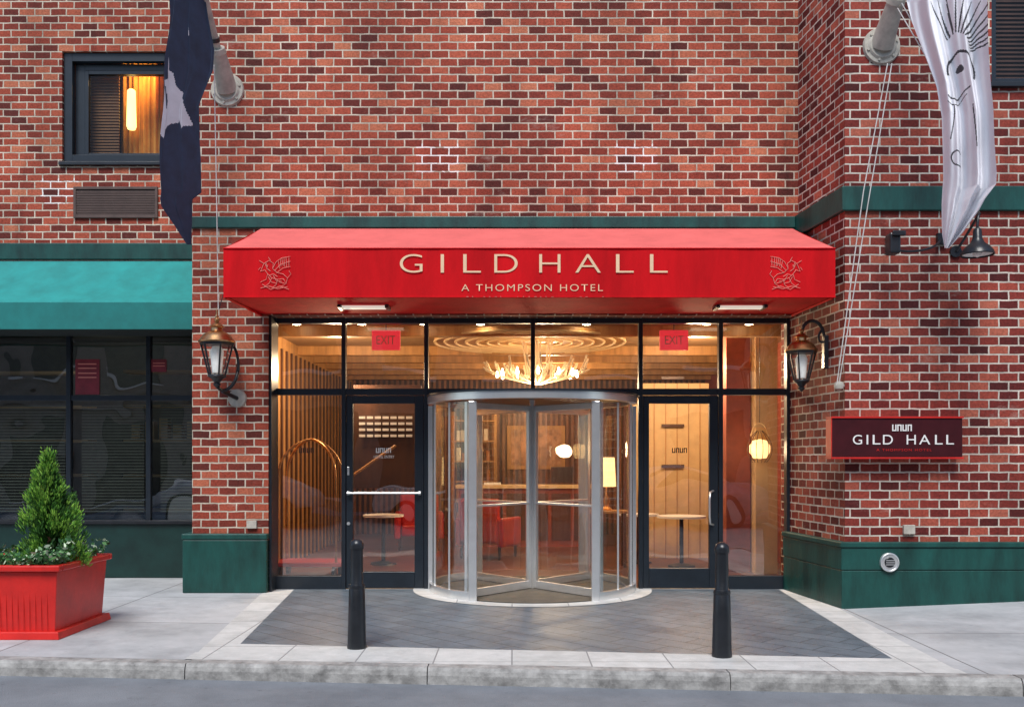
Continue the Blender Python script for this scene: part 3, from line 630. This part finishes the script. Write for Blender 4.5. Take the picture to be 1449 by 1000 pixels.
def crest(cx_,mir,r):
    st=[[(-20,-2),(-15,-14),(-8,-18),(-2,-14),(-3,-6),(3,0),(12,2),(18,8),(16,16)],[(-20,-2),(-14,-4),(-10,2),(-12,10),(-20,14)],[(-3,-6),(2,-16),(10,-22),(22,-24)],[(0,-3),(8,-12),(22,-17)],[(3,0),(12,-7),(22,-9)],[(10,-22),(12,-10)],[(16,-23),(17,-8)],
        [(-10,2),(-4,8),(4,10),(12,9),(16,16),(8,22)],[(-4,8),(-8,16),(-16,22)],[(4,10),(2,18),(-4,23)],[(18,8),(23,2),(20,-3)],[(-20,23),(-8,20),(4,24),(18,21)],[(-12,-10),(-9,-11)],[(-20,-8),(-23,-4)],[(-18,17),(-6,25),(8,20),(20,25)],[(-22,-18),(-16,-14)],[(-6,-18),(-9,-23)],[(6,14),(14,16)],[(-8,4),(-2,2),(4,6)],[(5,-17),(7,-6)],[(20,-22),(20,-10)],[(-14,-14),(-11,-6),(-6,-2)],[(-9,6),(-5,14),(3,16)],[(-13,-16),(-10,-8)],[(13,-22),(14,-9)],[(-2,4),(2,12),(10,13)],[(8,-20),(9,-9)]]
    paths=[[(PX(cx_+(-x if mir else x)*1.0,af),af-.007,PZ(386+y*.95,af)) for x,y in s] for s in st]
    tube('griffin_crest',paths,.003,M['pink'],r,smooth=False,res=0)
crest(389,False,AW); crest(1112,True,AW)

# ================= teal awning =================
TA=root('awning',(-7,DL,3.2)); tf=11.5; tx0,tx1=-11,XL-.03; tzb=4.15; tzf=PZ(428,tf); tzl=PZ(466,tf)
V=[];Fc=[];nu=90;nv=10
for j in range(nv+1):
    t=j/nv
    for i in range(nu+1):
        s=i/nu; x=tx0+(tx1-tx0)*s; V.append((x,DL-.01+(tf-DL)*t,tzb+(tzf-tzb)*t-.06*math.sin(math.pi*t)*abs(math.sin(x*math.pi/.62))**.7))
for j in range(nv):
    for i in range(nu): a=j*(nu+1)+i; Fc.append((a,a+1,a+nu+2,a+nu+1))
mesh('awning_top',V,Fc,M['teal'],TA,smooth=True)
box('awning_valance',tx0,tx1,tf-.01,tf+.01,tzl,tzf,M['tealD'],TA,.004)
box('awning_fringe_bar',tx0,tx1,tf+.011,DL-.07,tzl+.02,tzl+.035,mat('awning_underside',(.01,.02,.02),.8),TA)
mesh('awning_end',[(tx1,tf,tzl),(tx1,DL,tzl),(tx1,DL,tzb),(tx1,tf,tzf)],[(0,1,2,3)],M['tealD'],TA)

# ================= wall sign =================
sd=9.66; WS=root('hotel_wall_sign',(PX(1270,sd),sd,PZ(620,sd)))
sx0,sx1,sz0,sz1=PX(1177,sd),PX(1362,sd),PZ(649,sd),PZ(589,sd)
box('sign_body',sx0,sx1,sd,DR-.004,sz0+.02,sz1-.02,M['maroon'],WS)
boxes('sign_red_trim',[(sx0-.01,sx1+.01,sd-.012,DR-.004,sz1-.018,sz1+.0),(sx0-.01,sx1+.01,sd-.012,DR-.004,sz0-.0,sz0+.018),(sx0-.01,sx0-.0005,sd-.011,DR-.004,sz0+.02,sz1-.02)],M['redp'],WS,.002)
for ch,c,w in (('G',1213,13),('I',1227,2.4),('L',1240,11),('D',1256,14),('H',1289,13),('A',1308,16),('L',1328,11),('L',1344,11)):
    textmesh('letter_'+ch,ch,PX(c-w/2,sd),PX(c+w/2,sd),PZ(628.5,sd),PZ(615,sd),sd-.008,M['white'],WS)
logo(1277,605,29,sd-.008,WS,M['white'])
textmesh('sign_subtitle','A THOMPSON HOTEL',PX(1240,sd),PX(1318,sd),PZ(638,sd),PZ(634.5,sd),sd-.006,M['redp'],WS,spacing=1.3)

# ================= wall lanterns =================
FG=mat('frosted_glass',(.8,.8,.77),.4,emit=(1,.95,.85),estr=.12)
LG=glassmat('lantern_pane',(.96,.97,.97),ior=1.4)
def lantern(x,y,z,k,parentname,arm):
    r=root(parentname,(x,y,z)); s=k
    lathe('brass_dome',[(.2*s,0),(.205*s,.015*s),(.17*s,.06*s),(.15*s,.09*s),(.10*s,.12*s),(.065*s,.135*s),(.06*s,.17*s),(.09*s,.18*s),(.045*s,.215*s),(.02*s,.235*s)],(x,y,z),M['brass'],r,seg=24)
    lathe('finial',[(.02*s,.235*s),(.035*s,.26*s),(.018*s,.28*s),(.022*s,.30*s),(.008*s,.33*s),(.012*s,.345*s),(.001,.40*s)],(x,y,z),M['brass'],r,seg=12)
    lathe('lantern_rim',[(.19*s,-.03*s),(.2*s,-.001)],(x,y,z),M['black'],r,seg=6)
    lathe('lantern_glass',[(.17*s,-.03*s),(.085*s,-.36*s)],(x,y,z),LG,r,seg=6,smooth=False,caps=False)
    bars=[[(x+.178*s*math.cos(a),y+.178*s*math.sin(a),z-.03*s),(x+.09*s*math.cos(a),y+.09*s*math.sin(a),z-.37*s)] for a in [i*math.pi/3 for i in range(6)]]
    tube('lantern_bars',bars,.011*s,M['black'],r)
    lathe('lantern_base',[(.10*s,0),(.105*s,-.02*s),(.06*s,-.05*s),(.03*s,-.09*s),(.045*s,-.11*s),(.01*s,-.15*s)],(x,y,z-.36*s),M['black'],r,seg=16)
    lathe('frosted_chimney',[(.055*s,-.34*s),(.075*s,-.1*s),(.05*s,-.04*s)],(x,y,z),FG,r,seg=16)
    if arm=='back':
        tube('scroll_arm',[(x+.01,y,z-.5*s),(x+.03,y+.1,z-.56*s),(x+.16,y+.12,z-.48*s),(x+.2,y+.15,z-.3*s),(x+.17,y+.25,z-.2*s),(x+.12,DM-.01,z-.22*s)],.02*s,M['black'],r,smooth=True)
        tube('scroll_curl',[(x+.2,y+.15,z-.3*s),(x+.2,y+.16,z-.12*s),(x+.14,y+.17,z-.02*s)],.016*s,M['black'],r,smooth=True)
        cyl('wall_plate',(x+.12,DM-.03,z-.6*s),(x+.12,DM-.002,z-.6*s),.10,.11,M['concrete'],r)
        cyl('wall_plate_arm',(x+.03,y+.1,z-.54*s),(x+.12,DM-.02,z-.6*s),.02,.025,M['black'],r)
        tube('hanger',[(x+.02,y,z+.38*s),(x+.12,y+.05,z+.75*s)],.005,M['black'],r)
    else:
        xw=XRB+(D0+.2-y)*.111
        tube('scroll_arm',[(x,y,z+.24*s),(x+.02,y,z+.36*s),(x+.14,y,z+.42*s),(x+.24,y,z+.3*s),(x+.26,y,z+.05*s),(x+.33,y,z-.1*s),(xw-.02,y,z-.05*s)],.022*s,M['black'],r,smooth=True)
        tube('scroll_curl',[(x+.24,y,z+.3*s),(x+.16,y,z+.2*s),(x+.18,y,z+.1*s),(x+.24,y,z+.12*s)],.014*s,M['black'],r,smooth=True)
        box('wall_plate',xw-.04,xw+.03,y-.05,y+.05,z-.22*s,z+.2*s,M['black'],r,.01)
lantern(PX(307,10.62),10.62,PZ(485,10.62),1.0,'wall_lantern','back')
lantern(PX(1134,10.25),10.25,PZ(497,10.25),.86,'wall_lantern','side')

# ================= flag poles =================
def flagpole(nm,px,py,dw,xe):
    q=P(px,py,dw); r=root(nm,q)
    dirv=Vector((xe,-1,1))
    cyl('mount_plate',(q.x,dw-.03,q.z),(q.x,dw-.001,q.z),.185,.195,M['concrete'],r,32)
    cyl('mount_flange',(q.x,dw-.05,q.z),(q.x,dw-.031,q.z),.13,.15,M['concrete'],r,32)
    for i in range(6):
        a=i*math.pi/3+.3; cyl('bolt',(q.x+.155*math.cos(a),dw-.045,q.z+.155*math.sin(a)),(q.x+.155*math.cos(a),dw-.031,q.z+.155*math.sin(a)),.014,.014,M['concrete'],r,6)
    s=q+Vector((0,-.01,0)); e=s+dirv*.30
    cyl('mount_socket',s,e,.12,.085,M['concrete'],r,24); cyl('socket_collar',e,e+dirv*.04,.095,.085,M['concrete'],r,24)
    e2=s+dirv*2.6; cyl('pole',e,e2,.045,.03,M['concrete'],r,16)
    lathe('pole_finial',[(.01,-.05),(.05,-.03),(.06,0),(.05,.03),(.01,.05)],e2,M['brass'],r,12)
    cyl('cleat_ring',e+dirv*.09,e+dirv*.12,.055,.055,M['black'],r,12)
    return r
FL=flagpole('flagpole',322,128,DM,-.04); FR=flagpole('flagpole',1247,66,DR,.07)
def interp(tab,y):
    for (a,*p),(b,*q) in zip(tab[:-1],tab[1:]):
        if a<=y<=b:
            t=(y-a)/(b-a); return [u+(v-u)*t for u,v in zip(p,q)]
    return list(tab[-1][1:])
def inpoly(x,y,po):
    c=False; j=len(po)-1
    for i in range(len(po)):
        if (po[i][1]>y)!=(po[j][1]>y) and x<(po[j][0]-po[i][0])*(y-po[i][1])/(po[j][1]-po[i][1])+po[i][0]: c=not c
        j=i
    return c
def flag(nm,tab,dep,nu,nv,mats,test,folds,amp,xk=.25):
    ya,yb=tab[0][0],tab[-1][0]; V=[];Fc=[];fm=[];C=[]
    for j in range(nv+1):
        py=ya+(yb-ya)*j/nv; l,r_=interp(tab,py); wf=min(1,(r_-l)/50+.15)
        for i in range(nu+1):
            s=i/nu; px=l+(r_-l)*s; d=dep(px,py)
            ph=s*folds*2*math.pi+.9*math.sin(py*.011+s*2)+py*.006
            off=wf*amp*(math.sin(ph)+.35*math.sin(ph*2.3+1+py*.01)+.25*math.sin(py*.05+s*4))
            v=P(px,py,d); v.y+=off; v.x+=off*xk
            V.append(v); C.append((px,py))
    for j in range(nv):
        for i in range(nu):
            a=j*(nu+1)+i; Fc.append((a,a+nu+1,a+nu+2,a+1)); x,y=C[a]; fm.append(test(x,y))
    r=root(nm,V[0]); ob=mesh('flag_cloth',V,Fc,None,r,smooth=True,mats=mats,fm=fm); return r
tabL=[(-70,246,286),(0,238,293),(70,232,302),(100,230,300),(150,228,281),(200,225,279),(255,222,284),(272,222,285),(281,222,272),(292,224,271),(320,246,270),(346,264,270)]
gp=[(229,112),(240,98),(247,104),(249,122),(266,150),(270,176),(262,184),(252,164),(242,178),(234,190),(226,194),(224,168),(230,140)]
gp2=[(263,38),(270,34),(272,52),(266,56)]
gp3=[(236,60),(242,58),(241,100),(233,108)]
flag('hotel_flag',tabL,lambda px,py:10.35-(300-px)/78*.75,80,300,[M['navy'],M['grey']],lambda x,y:1 if inpoly(x,y,gp) or inpoly(x,y,gp2) or inpoly(x,y,gp3) else 0,2.4,.05,.4)
tabR=[(-70,1296,1388),(0,1283,1395),(30,1292,1396),(60,1303,1397),(120,1326,1400),(160,1334,1404),(250,1336,1408),(265,1335,1407),(285,1334,1392),(300,1334,1384),(330,1334,1362),(351,1337,1343)]
def tr(x,y):
    dx,dy=x-1352,y-72; rr=math.hypot(dx,dy); a=math.degrees(math.atan2(-dy,dx))
    if 22<rr<78 and 5<a<125 and (a%9)<2.8*(80-rr)/40+.6: return 1
    if abs(math.hypot((x-1360),(y-100)*.8)-20)<1.5 and y<108: return 1
    if math.hypot(x-1358,y-98)<5: return 1
    if abs(y-(132+8*math.sin((x-1335)*.12)))<1.3 and 1340<x<1372: return 1
    if abs(y-(140+9*math.sin((x-1335)*.12)))<.8 and 1340<x<1368: return 1
    if abs(x-(1346+4*math.sin(y*.05)))<.8 and 150<y<200: return 1
    if abs(x-(1375+.1*(y-150)))<.7 and 150<y<210: return 1
    if abs(math.hypot(x-1355,y-225)-10)<1 and x<1360: return 1
    return 0
flag('hotel_flag',tabR,lambda px,py:9.2-(px-1290)/115*1.0,140,420,[M['wcloth'],M['ink']],tr,2.6,.06,.35)
R1=root('flag_halyard',P(303,92,10.6)); tube('rope',[[P(303,92,10.55),P(306,250,10.6),P(309,438,10.62)],[P(298,85,10.5),P(288,120,10.4),P(278,160,10.3)]],.006,M['rope'],R1)
R2=root('flag_halyard',P(1265,80,9.4)); tube('rope',[[P(1262,90,9.45),P(1228,290,9.5),P(1187,545,9.72)],[P(1256,90,9.45),P(1222,270,9.5),P(1184,545,9.72)],[P(1270,12,9.4),P(1310,80,9.2),P(1336,150,8.9)],[P(1276,5,9.4),P(1318,80,9.2),P(1336,140,8.9)]],.0055,M['rope'],R2)
CL=root('rope_cleat',P(1187,545,9.76)); q=P(1187,545,9.75)
lathe('cleat_body',[(.01,-.05),(.045,-.035),(.05,0),(.04,.03),(.01,.045)],q,M['concrete'],CL,14)
cyl('cleat_base',(q.x,q.y,q.z),(XRC+.01,DR+.05,q.z),.02,.02,M['concrete'],CL)

# ================= gooseneck barn lamp + floodlight =================
gd=9.35; q=P(1383,360,gd); GN=root('gooseneck_lamp',q)
lathe('bell_shade',[(.155,-.01),(.16,0),(.15,.03),(.115,.075),(.07,.11),(.045,.16),(.04,.24),(.025,.26)],q,M['black'],GN,28,caps=False)
lathe('shade_inner',[(.14,.005),(.05,.1)],q,M['white'],GN,20,caps=False)
lathe('lamp_bulb',[(.005,-.03),(.04,-.01),(.045,.03),(.02,.08)],q,M['white'],GN,14)
t=q+Vector((0,0,.25))
tube('gooseneck',[t,t+Vector((.0,0,.12)),t+Vector((.06,.05,.2)),t+Vector((.09,.2,.16)),t+Vector((.06,.35,.02)),t+Vector((.0,.44,-.12))],.014,M['black'],GN,smooth=True)
cyl('wall_rose',(t.x,DR-.025,t.z-.12),(t.x,DR-.002,t.z-.12),.06,.06,M['black'],GN)
FLD=root('arm_floodlight',P(1262,347,9.55)); q=P(1262,347,9.5)
ob=box('lamp_head',q.x-.055,q.x+.055,q.y-.10,q.y+.05,q.z-.10,q.z+.11,M['black'],FLD,.02)
boxes('lamp_cooling_fins',[(q.x-.045,q.x+.045,q.y+.05,q.y+.08,q.z-.08+.03*i,q.z-.068+.03*i) for i in range(6)],M['black'],FLD,0)
box('lamp_visor',q.x-.04,q.x+.09,q.y-.13,q.y-.101,q.z+.07,q.z+.12,M['black'],FLD,.006)
tube('support_arm',[P(1266,352,9.5),P(1274,357,9.5),P(1312,356,9.52),P(1328,346,9.6),P(1332,338,9.8)],.012,M['black'],FLD,smooth=True)
box('arm_wall_box',PX(1326,9.79),PX(1340,9.79),9.77,DR-.002,PZ(346,9.79),PZ(330,9.79),M['black'],FLD)

ub=M['concrete']
r=root('outlet_box',P(357,741,DM)); box('cover',PX(350,DM),PX(364,DM),DM-.04,DM-.001,PZ(747,DM),PZ(736,DM),ub,r)
r=root('outlet_box',P(1285,748,DR)); box('cover',PX(1277,DR),PX(1293,DR),DR-.04,DR-.001,PZ(755,DR),PZ(742,DR),ub,r)
vp=P(1258,795,DR-.056); r=root('round_vent_cap',vp)
cyl('flange',(vp.x,vp.y-.02,vp.z),(vp.x,vp.y,vp.z),.095,.10,M['steel'],r,28)
tube('flange_rim',[(vp.x+.09*math.cos(i*math.pi/12),vp.y-.022,vp.z+.09*math.sin(i*math.pi/12)) for i in range(25)],.01,M['steel'],r)
cyl('hub',(vp.x,vp.y-.035,vp.z),(vp.x,vp.y-.02,vp.z),.05,.055,M['black'],r,20); boxes('grille_bars',[(vp.x-.045,vp.x+.045,vp.y-.04,vp.y-.036,vp.z+k*.022-.004,vp.z+k*.022+.004) for k in (-1,0,1)],M['steel'],r,0)

# ================= bollards =================
def bollard(px,pyb):
    d=H*F/(pyb-HY); x=PX(px,d); r=root('bollard',(x,d,0))
    lathe('post',[(.078,0),(.08,.02),(.076,.04),(.071,.3),(.064,.5),(.053,.52),(.05,.75),(.049,.82)],(x,d,0),M['black'],r,28)
    lathe('cap',[(.056,.82),(.058,.835),(.057,.86),(.045,.885),(.02,.9),(.003,.903)],(x,d,0),M['black'],r,28)
    lathe('collar',[(.065,.495),(.068,.505),(.06,.53)],(x,d,0),M['black'],r,28)
bollard(505,917); bollard(1021.5,929)

# ================= planter =================
px0,px1,py0,py1,ph=-4.95,-3.9,8.09,9.15,.64
PL=root('planter_box',((px0+px1)/2,(py0+py1)/2,0))
def frust(nm,x0,x1,y0,y1,z0,z1,t,m):
    V=[(x0+t,y0+t,z0),(x1-t,y0+t,z0),(x1-t,y1-t,z0),(x0+t,y1-t,z0),(x0,y0,z1),(x1,y0,z1),(x1,y1,z1),(x0,y1,z1)]
    return mesh(nm,V,[(3,2,1,0),(0,1,5,4),(1,2,6,5),(2,3,7,6),(3,0,4,7),(4,5,6,7)],m,PL,bevel=.006)
frust('box_body',px0+.03,px1-.03,py0+.03,py1-.03,.06,ph-.06,.03,M['redp'])
frust('base_moulding',px0+.01,px1-.01,py0+.01,py1-.01,0,.065,-.012,M['redp'])
boxes('rim',[(px0-.01,px1+.01,py0-.01,py0+.06,ph-.055,ph),(px0-.01,px1+.01,py1-.06,py1+.01,ph-.055,ph),(px1-.06,px1+.01,py0+.061,py1-.061,ph-.055,ph),(px0-.01,px0+.06,py0+.061,py1-.061,ph-.055,ph)],M['redp'],PL,.012)
L=[]
for i in range(17):
    x=px0+.12+(px1-px0-.24)*i/16; L.append((x-.002,x+.002,py0+.040,py0+.045,.08,ph-.07))
boxes('panel_battens',L,M['redp'],PL,0)
box('soil',px0+.05,px1-.05,py0+.05,py1-.05,ph-.1,ph-.058,M['soil'],PL,0)
greens=[mat('conifer_dark',(.03,.11,.012),.7),mat('conifer_mid',(.10,.28,.025),.7),mat('conifer_light',(.24,.46,.05),.7)]
cx,cy,cz=-4.20,8.55,ph-.05; Ht=1.02
CT=root('conifer_shrub',(cx,cy,ph-.06))
random.seed(11); V=[];Fc=[];fm=[]
def spray(p,dirv,ln,w,mi):
    d=dirv.normalized(); s=d.cross(Vector((random.uniform(-1,1),random.uniform(-1,1),random.uniform(-1,1)))).normalized()
    o=len(V); V.extend([p-s*w*.3,p+s*w*.3,p+d*ln*.6+s*w,p+d*ln,p+d*ln*.6-s*w]); Fc.append((o,o+1,o+2,o+3,o+4)); fm.append(mi)
def prof(t):
    if t<.55: return .265-.13*t/.55*.75
    return max(.012,.168*(1-(t-.55)/.45)**.9)
clumps=[]
for i in range(190):
    t=random.random()**1.15; ang=random.uniform(0,6.283); R0=prof(t)*random.uniform(.55,1.25)
    clumps.append((t,ang,R0))
for t,ang,R0 in clumps:
    lean=.03*math.sin(t*6)
    c=Vector((cx+lean+R0*math.cos(ang),cy+R0*math.sin(ang),cz+.03+t*Ht*.93)); out=Vector((math.cos(ang),math.sin(ang),1.1+t))
    tone=random.choice((0,1,1,2))
    for k in range(62):
        p=c+Vector((random.gauss(0,.019),random.gauss(0,.019),random.gauss(0,.03)))
        inn=math.hypot(p.x-cx,p.y-cy)<R0*.8
        spray(p,out+Vector((random.uniform(-.8,.8),random.uniform(-.8,.8),random.uniform(-.2,.8))),random.uniform(.025,.05),.0055,0 if inn else min(2,max(0,tone+random.choice((-1,0,0,0,1)))))
for i in range(2500):
    t=random.random(); a=random.uniform(0,6.283); rr=prof(t)*.65*random.random()
    spray(Vector((cx+rr*math.cos(a),cy+rr*math.sin(a),cz+t*Ht*.88)),Vector((math.cos(a),math.sin(a),1)),.06,.012,0)
mesh('needle_sprays',V,Fc,None,CT,mats=greens,fm=fm)
cyl('trunk',(cx,cy,cz-.04),(cx,cy,cz+.85),.035,.006,M['int_dark'],CT,10)
IV=root('ivy_underplanting',(-4.4,8.6,ph)); V=[];Fc=[];fm=[]
lm=[mat('ivy_dark',(.03,.11,.035),.5),mat('ivy_mid',(.08,.22,.06),.5),mat('ivy_variegated',(.5,.6,.42),.5)]
def leafq(p,dirv,ln,w,mi):
    d=dirv.normalized(); s=d.cross(Vector((random.uniform(-1,1),random.uniform(-1,1),random.uniform(-.3,1)))).normalized()
    o=len(V); V.extend([p,p+d*ln*.35+s*w,p+d*ln*.75+s*w*.7,p+d*ln,p+d*ln*.75-s*w*.7,p+d*ln*.35-s*w]); Fc.append(tuple(range(o,o+6))); fm.append(mi)
stems=[]
for i in range(200):
    x=random.uniform(px0+.08,px1-.05); y=random.choice((random.uniform(py0+.04,py0+.25),random.uniform(py0+.05,py1-.08)))
    base=Vector((x,y,ph-.05)); h=random.uniform(.04,.14)
    if x>px1-.3 : h=random.uniform(.08,.30)
    lean=Vector((random.uniform(-.5,.5)+(.4 if x>px1-.3 else 0),random.uniform(-.6,.3),1))
    tip=base+lean*h; stems.append([tuple(base),tuple(tip)])
    for k in range(9):
        t=random.uniform(.3,1); p=base+(tip-base)*t
        leafq(p,Vector((random.uniform(-1,1),random.uniform(-1,1),random.uniform(-.2,.8))),random.uniform(.03,.06),random.uniform(.010,.018),random.choice((0,0,1,1,2)))
mesh('leaves',V,Fc,None,IV,mats=lm,fm=fm); tube('stems',stems,.002,lm[0],IV,res=0)

# ================= ground =================
def kY(x): return 6.93-.086*x
kx=[-26+i*.5 for i in range(105)]
V=[];Fc=[];U=[]
ny=14
def zg(x,y):
    u=max(0,x-3.45)*.042; t=min(1,max(0,(y-7.4)/(9.3-7.4))); return min(u,.3)*t*t*(3-2*t)
for x in kx:
    ya=kY(x)+.15
    for j in range(ny+1):
        y=ya+(13.2-ya)*j/ny; V.append((x,y,zg(x,y))); U.append((x+.35,y-ya))
for i in range(len(kx)-1):
    for j in range(ny):
        a=i*(ny+1)+j; Fc.append((a,a+ny+1,a+ny+2,a+1))
mesh('sidewalk',V,Fc,M['walk'],None,uvs=U)
KB=root('kerb'); random.seed(5)
x=-26
while x<26:
    L=random.uniform(1.7,2.6)
    x2=min(26,x+L); dy=random.uniform(-.008,.008)
    ya,yb=kY(x),kY(x2-.008)
    a,b=x,x2-.008; zt_=.004+random.uniform(-.004,.004); ns=24; V=[];Fc=[]
    for i in range(ns+1):
        t=i/ns; xx=a+(b-a)*t; yy=ya+(yb-ya)*t+dy; j1=random.uniform(-.004,.004); j2=random.uniform(-.003,.003)
        V+=[(xx,yy-.014+j1,-.3),(xx,yy-.006+j1,-.05),(xx,yy+.004+j2,-.018+j2),(xx,yy+.022+j1,zt_),(xx,yy+.149-dy,zt_),(xx,yy+.149-dy,-.3)]
    for i in range(ns):
        for k in range(5): q=i*6+k; Fc.append((q,q+6,q+7,q+1))
    Fc+=[(0,1,2,3,4,5),tuple(ns*6+k for k in (5,4,3,2,1,0))]
    mesh('kerb_stone',V,Fc,M['granite'],KB)
    x=x2
def gp_(px,py): 
    d=H*F/(py-HY); return (PX(px,d),d)
EP=root('entrance_paving')
C=gp_(1263,932);Dd=gp_(340,911)
sheet('slate_field',[Dd,C,(3.18,11.22),(-2.60,11.22)],.004,M['slate'],EP)
BL0=gp_(280,923);BL1=gp_(333,923);BR0=gp_(1268,941);BR1=gp_(1352,947)
def seg_sheet(nm,poly,z): return sheet(nm,poly,z,M['border'],EP)
seg_sheet('left_border',[(BL0[0],BL0[1]),(Dd[0],BL1[1]+.06),Dd,(-2.60,11.22),(-2.9,10.9)],.0045)
seg_sheet('right_border',[C,(BR1[0],BR1[1]),(3.40,9.77),(3.24,11.22),(3.18,11.22)],.0045)
def ky2(x): return kY(x)+.155
seg_sheet('front_border',[(BL0[0]-.02,ky2(BL0[0])+.0),(BR1[0]+.02,ky2(BR1[0])),(BR1[0]+.02,BR1[1]-.002),C,Dd,(Dd[0],BL1[1]+.058),(BL0[0]-.02,BL0[1]-.002)],.005)
ring=arc(R+.22,-92,92,48); inner=arc(R+.0,-92,92,48)[::-1]
V=[(a,b,.009) for a,b in ring+inner]; k=49
mesh('granite_ring',V,[(i,i+1,2*k-2-i,2*k-1-i) for i in range(k-1)],M['border'],EP,uvs=[(a,b) for a,b in ring+inner])
def plane(nm,x0,x1,y0,y1,z,m): return mesh(nm,[(x0,y0,z),(x1,y0,z),(x1,y1,z),(x0,y1,z)],[(0,1,2,3)],m,None,uvs=[(x0,y0),(x1,y0),(x1,y1),(x0,y1)])
plane('ground',-600,600,-600,600,-.31,M['earth'])
plane('road',-60,60,-2.6,9.5,-.115,M['asphalt'])
v,f=boxd(-40,40,-5.2,-2.6,-.3,.02); mesh('far_sidewalk',v,f,M['walk'],None,uvs=[(a,b) for a,b,c in v])
# opposite side of the street (seen in the glass reflections)
OB=root('opposite_building',(0,-6,0))
box('facade',-30,30,-12,-5.5,0,7.6,M['opp'],OB)
L=[];L2=[]
for i in range(-9,10):
    L.append((i*3-1.0,i*3+1.0,-5.5,-5.44,.5,3.0)); L.append((i*3-.8,i*3+.8,-5.5,-5.44,4.2,6.3))
    L2.append((i*3-1.1,i*3+1.1,-5.5,-5.38,.38,.49)); L2.append((i*3-.9,i*3+.9,-5.5,-5.38,4.08,4.19))
boxes('windows',L,M['oppd'],OB); boxes('sills',L2,M['white'],OB)
box('cornice',-30,30,-5.5,-5.2,3.4,3.7,M['opp'],OB); box('parapet',-30,30,-5.5,-5.15,7.4,7.8,M['opp'],OB)
def car(x0,col):
    r=root('parked_car',(x0,-1.6,0)); ym,hw=-1.6,.86; zb=-.115
    body=[(-2.2,.30),(-2.25,.55),(-2.15,.85),(-1.75,.95),(-1.0,.98),(-.55,1.38),(.1,1.46),(.85,1.42),(1.45,1.02),(2.1,.95),(2.25,.7),(2.2,.3)]
    n=len(body); V=[]
    for s,k in ((-1,1),(1,1)):
        for x,z in body: V.append((x0+x,ym+s*(hw if z<1.0 else hw-.18),z+zb+.05))
    Fc=[tuple(range(n)),tuple(range(2*n-1,n-1,-1))]+[(i,n+i,n+(i+1)%n,(i+1)%n) for i in range(n)]
    mesh('body_shell',V,Fc,col,r,bevel=.06)
    for s in (-1,1):
        y=ym+s*(hw-.10)
        mesh('side_window',[(x0-.85,y+s*.035,.98),(x0+1.2,y+s*.035,.98),(x0+.75,y-s*.05,1.28),(x0-.48,y-s*.05,1.28)],[(0,1,2,3)],M['oppd'],r)
        for wx in (-1.4,1.4): cyl('wheel',(x0+wx,ym+s*(hw-.18),zb+.32),(x0+wx,ym+s*(hw+.02),zb+.32),.32,.32,M['black'],r,24); cyl('hubcap',(x0+wx,ym+s*(hw+.021),zb+.32),(x0+wx,ym+s*(hw+.03),zb+.32),.19,.18,M['steel'],r,16)
car(-1.3,mat('white_car_paint',(.75,.76,.78),.3)); car(4.2,mat('silver_car_paint',(.45,.47,.5),.3)); car(-7.2,mat('grey_car_paint',(.6,.62,.65),.3))

# ================= light =================
w=bpy.data.worlds.new('World'); S.world=w; w.use_nodes=True; nt=w.node_tree
sky=nt.nodes.new('ShaderNodeTexSky'); sky.sky_type='NISHITA'; sky.sun_disc=False
el=math.radians(55); sd_=Vector((-.12,-.8,0)).normalized()*math.cos(el)+Vector((0,0,math.sin(el)))
sky.sun_elevation=el; sky.sun_rotation=math.atan2(sd_.x,sd_.y)
bg=nt.nodes['Background']; nt.links.new(sky.outputs[0],bg.inputs[0]); bg.inputs[1].default_value=.15
l=bpy.data.lights.new('sun','SUN'); l.energy=3.5; l.angle=math.radians(28); l.color=(1,.985,.96)
o=bpy.data.objects.new('sun',l); o.rotation_euler=sd_.to_track_quat('Z','Y').to_euler(); S.collection.objects.link(o)
S.view_settings.view_transform='Standard'; S.view_settings.look='None'; S.view_settings.exposure=0

cam=bpy.data.cameras.new('camera'); cam.sensor_width=36; cam.lens=F/1449*36; cam.shift_y=150/1449; cam.clip_end=2000; cam.clip_start=.05
co=bpy.data.objects.new('camera',cam); co.location=(0,0,H); co.rotation_euler=(math.pi/2,0,0); S.collection.objects.link(co); S.camera=co
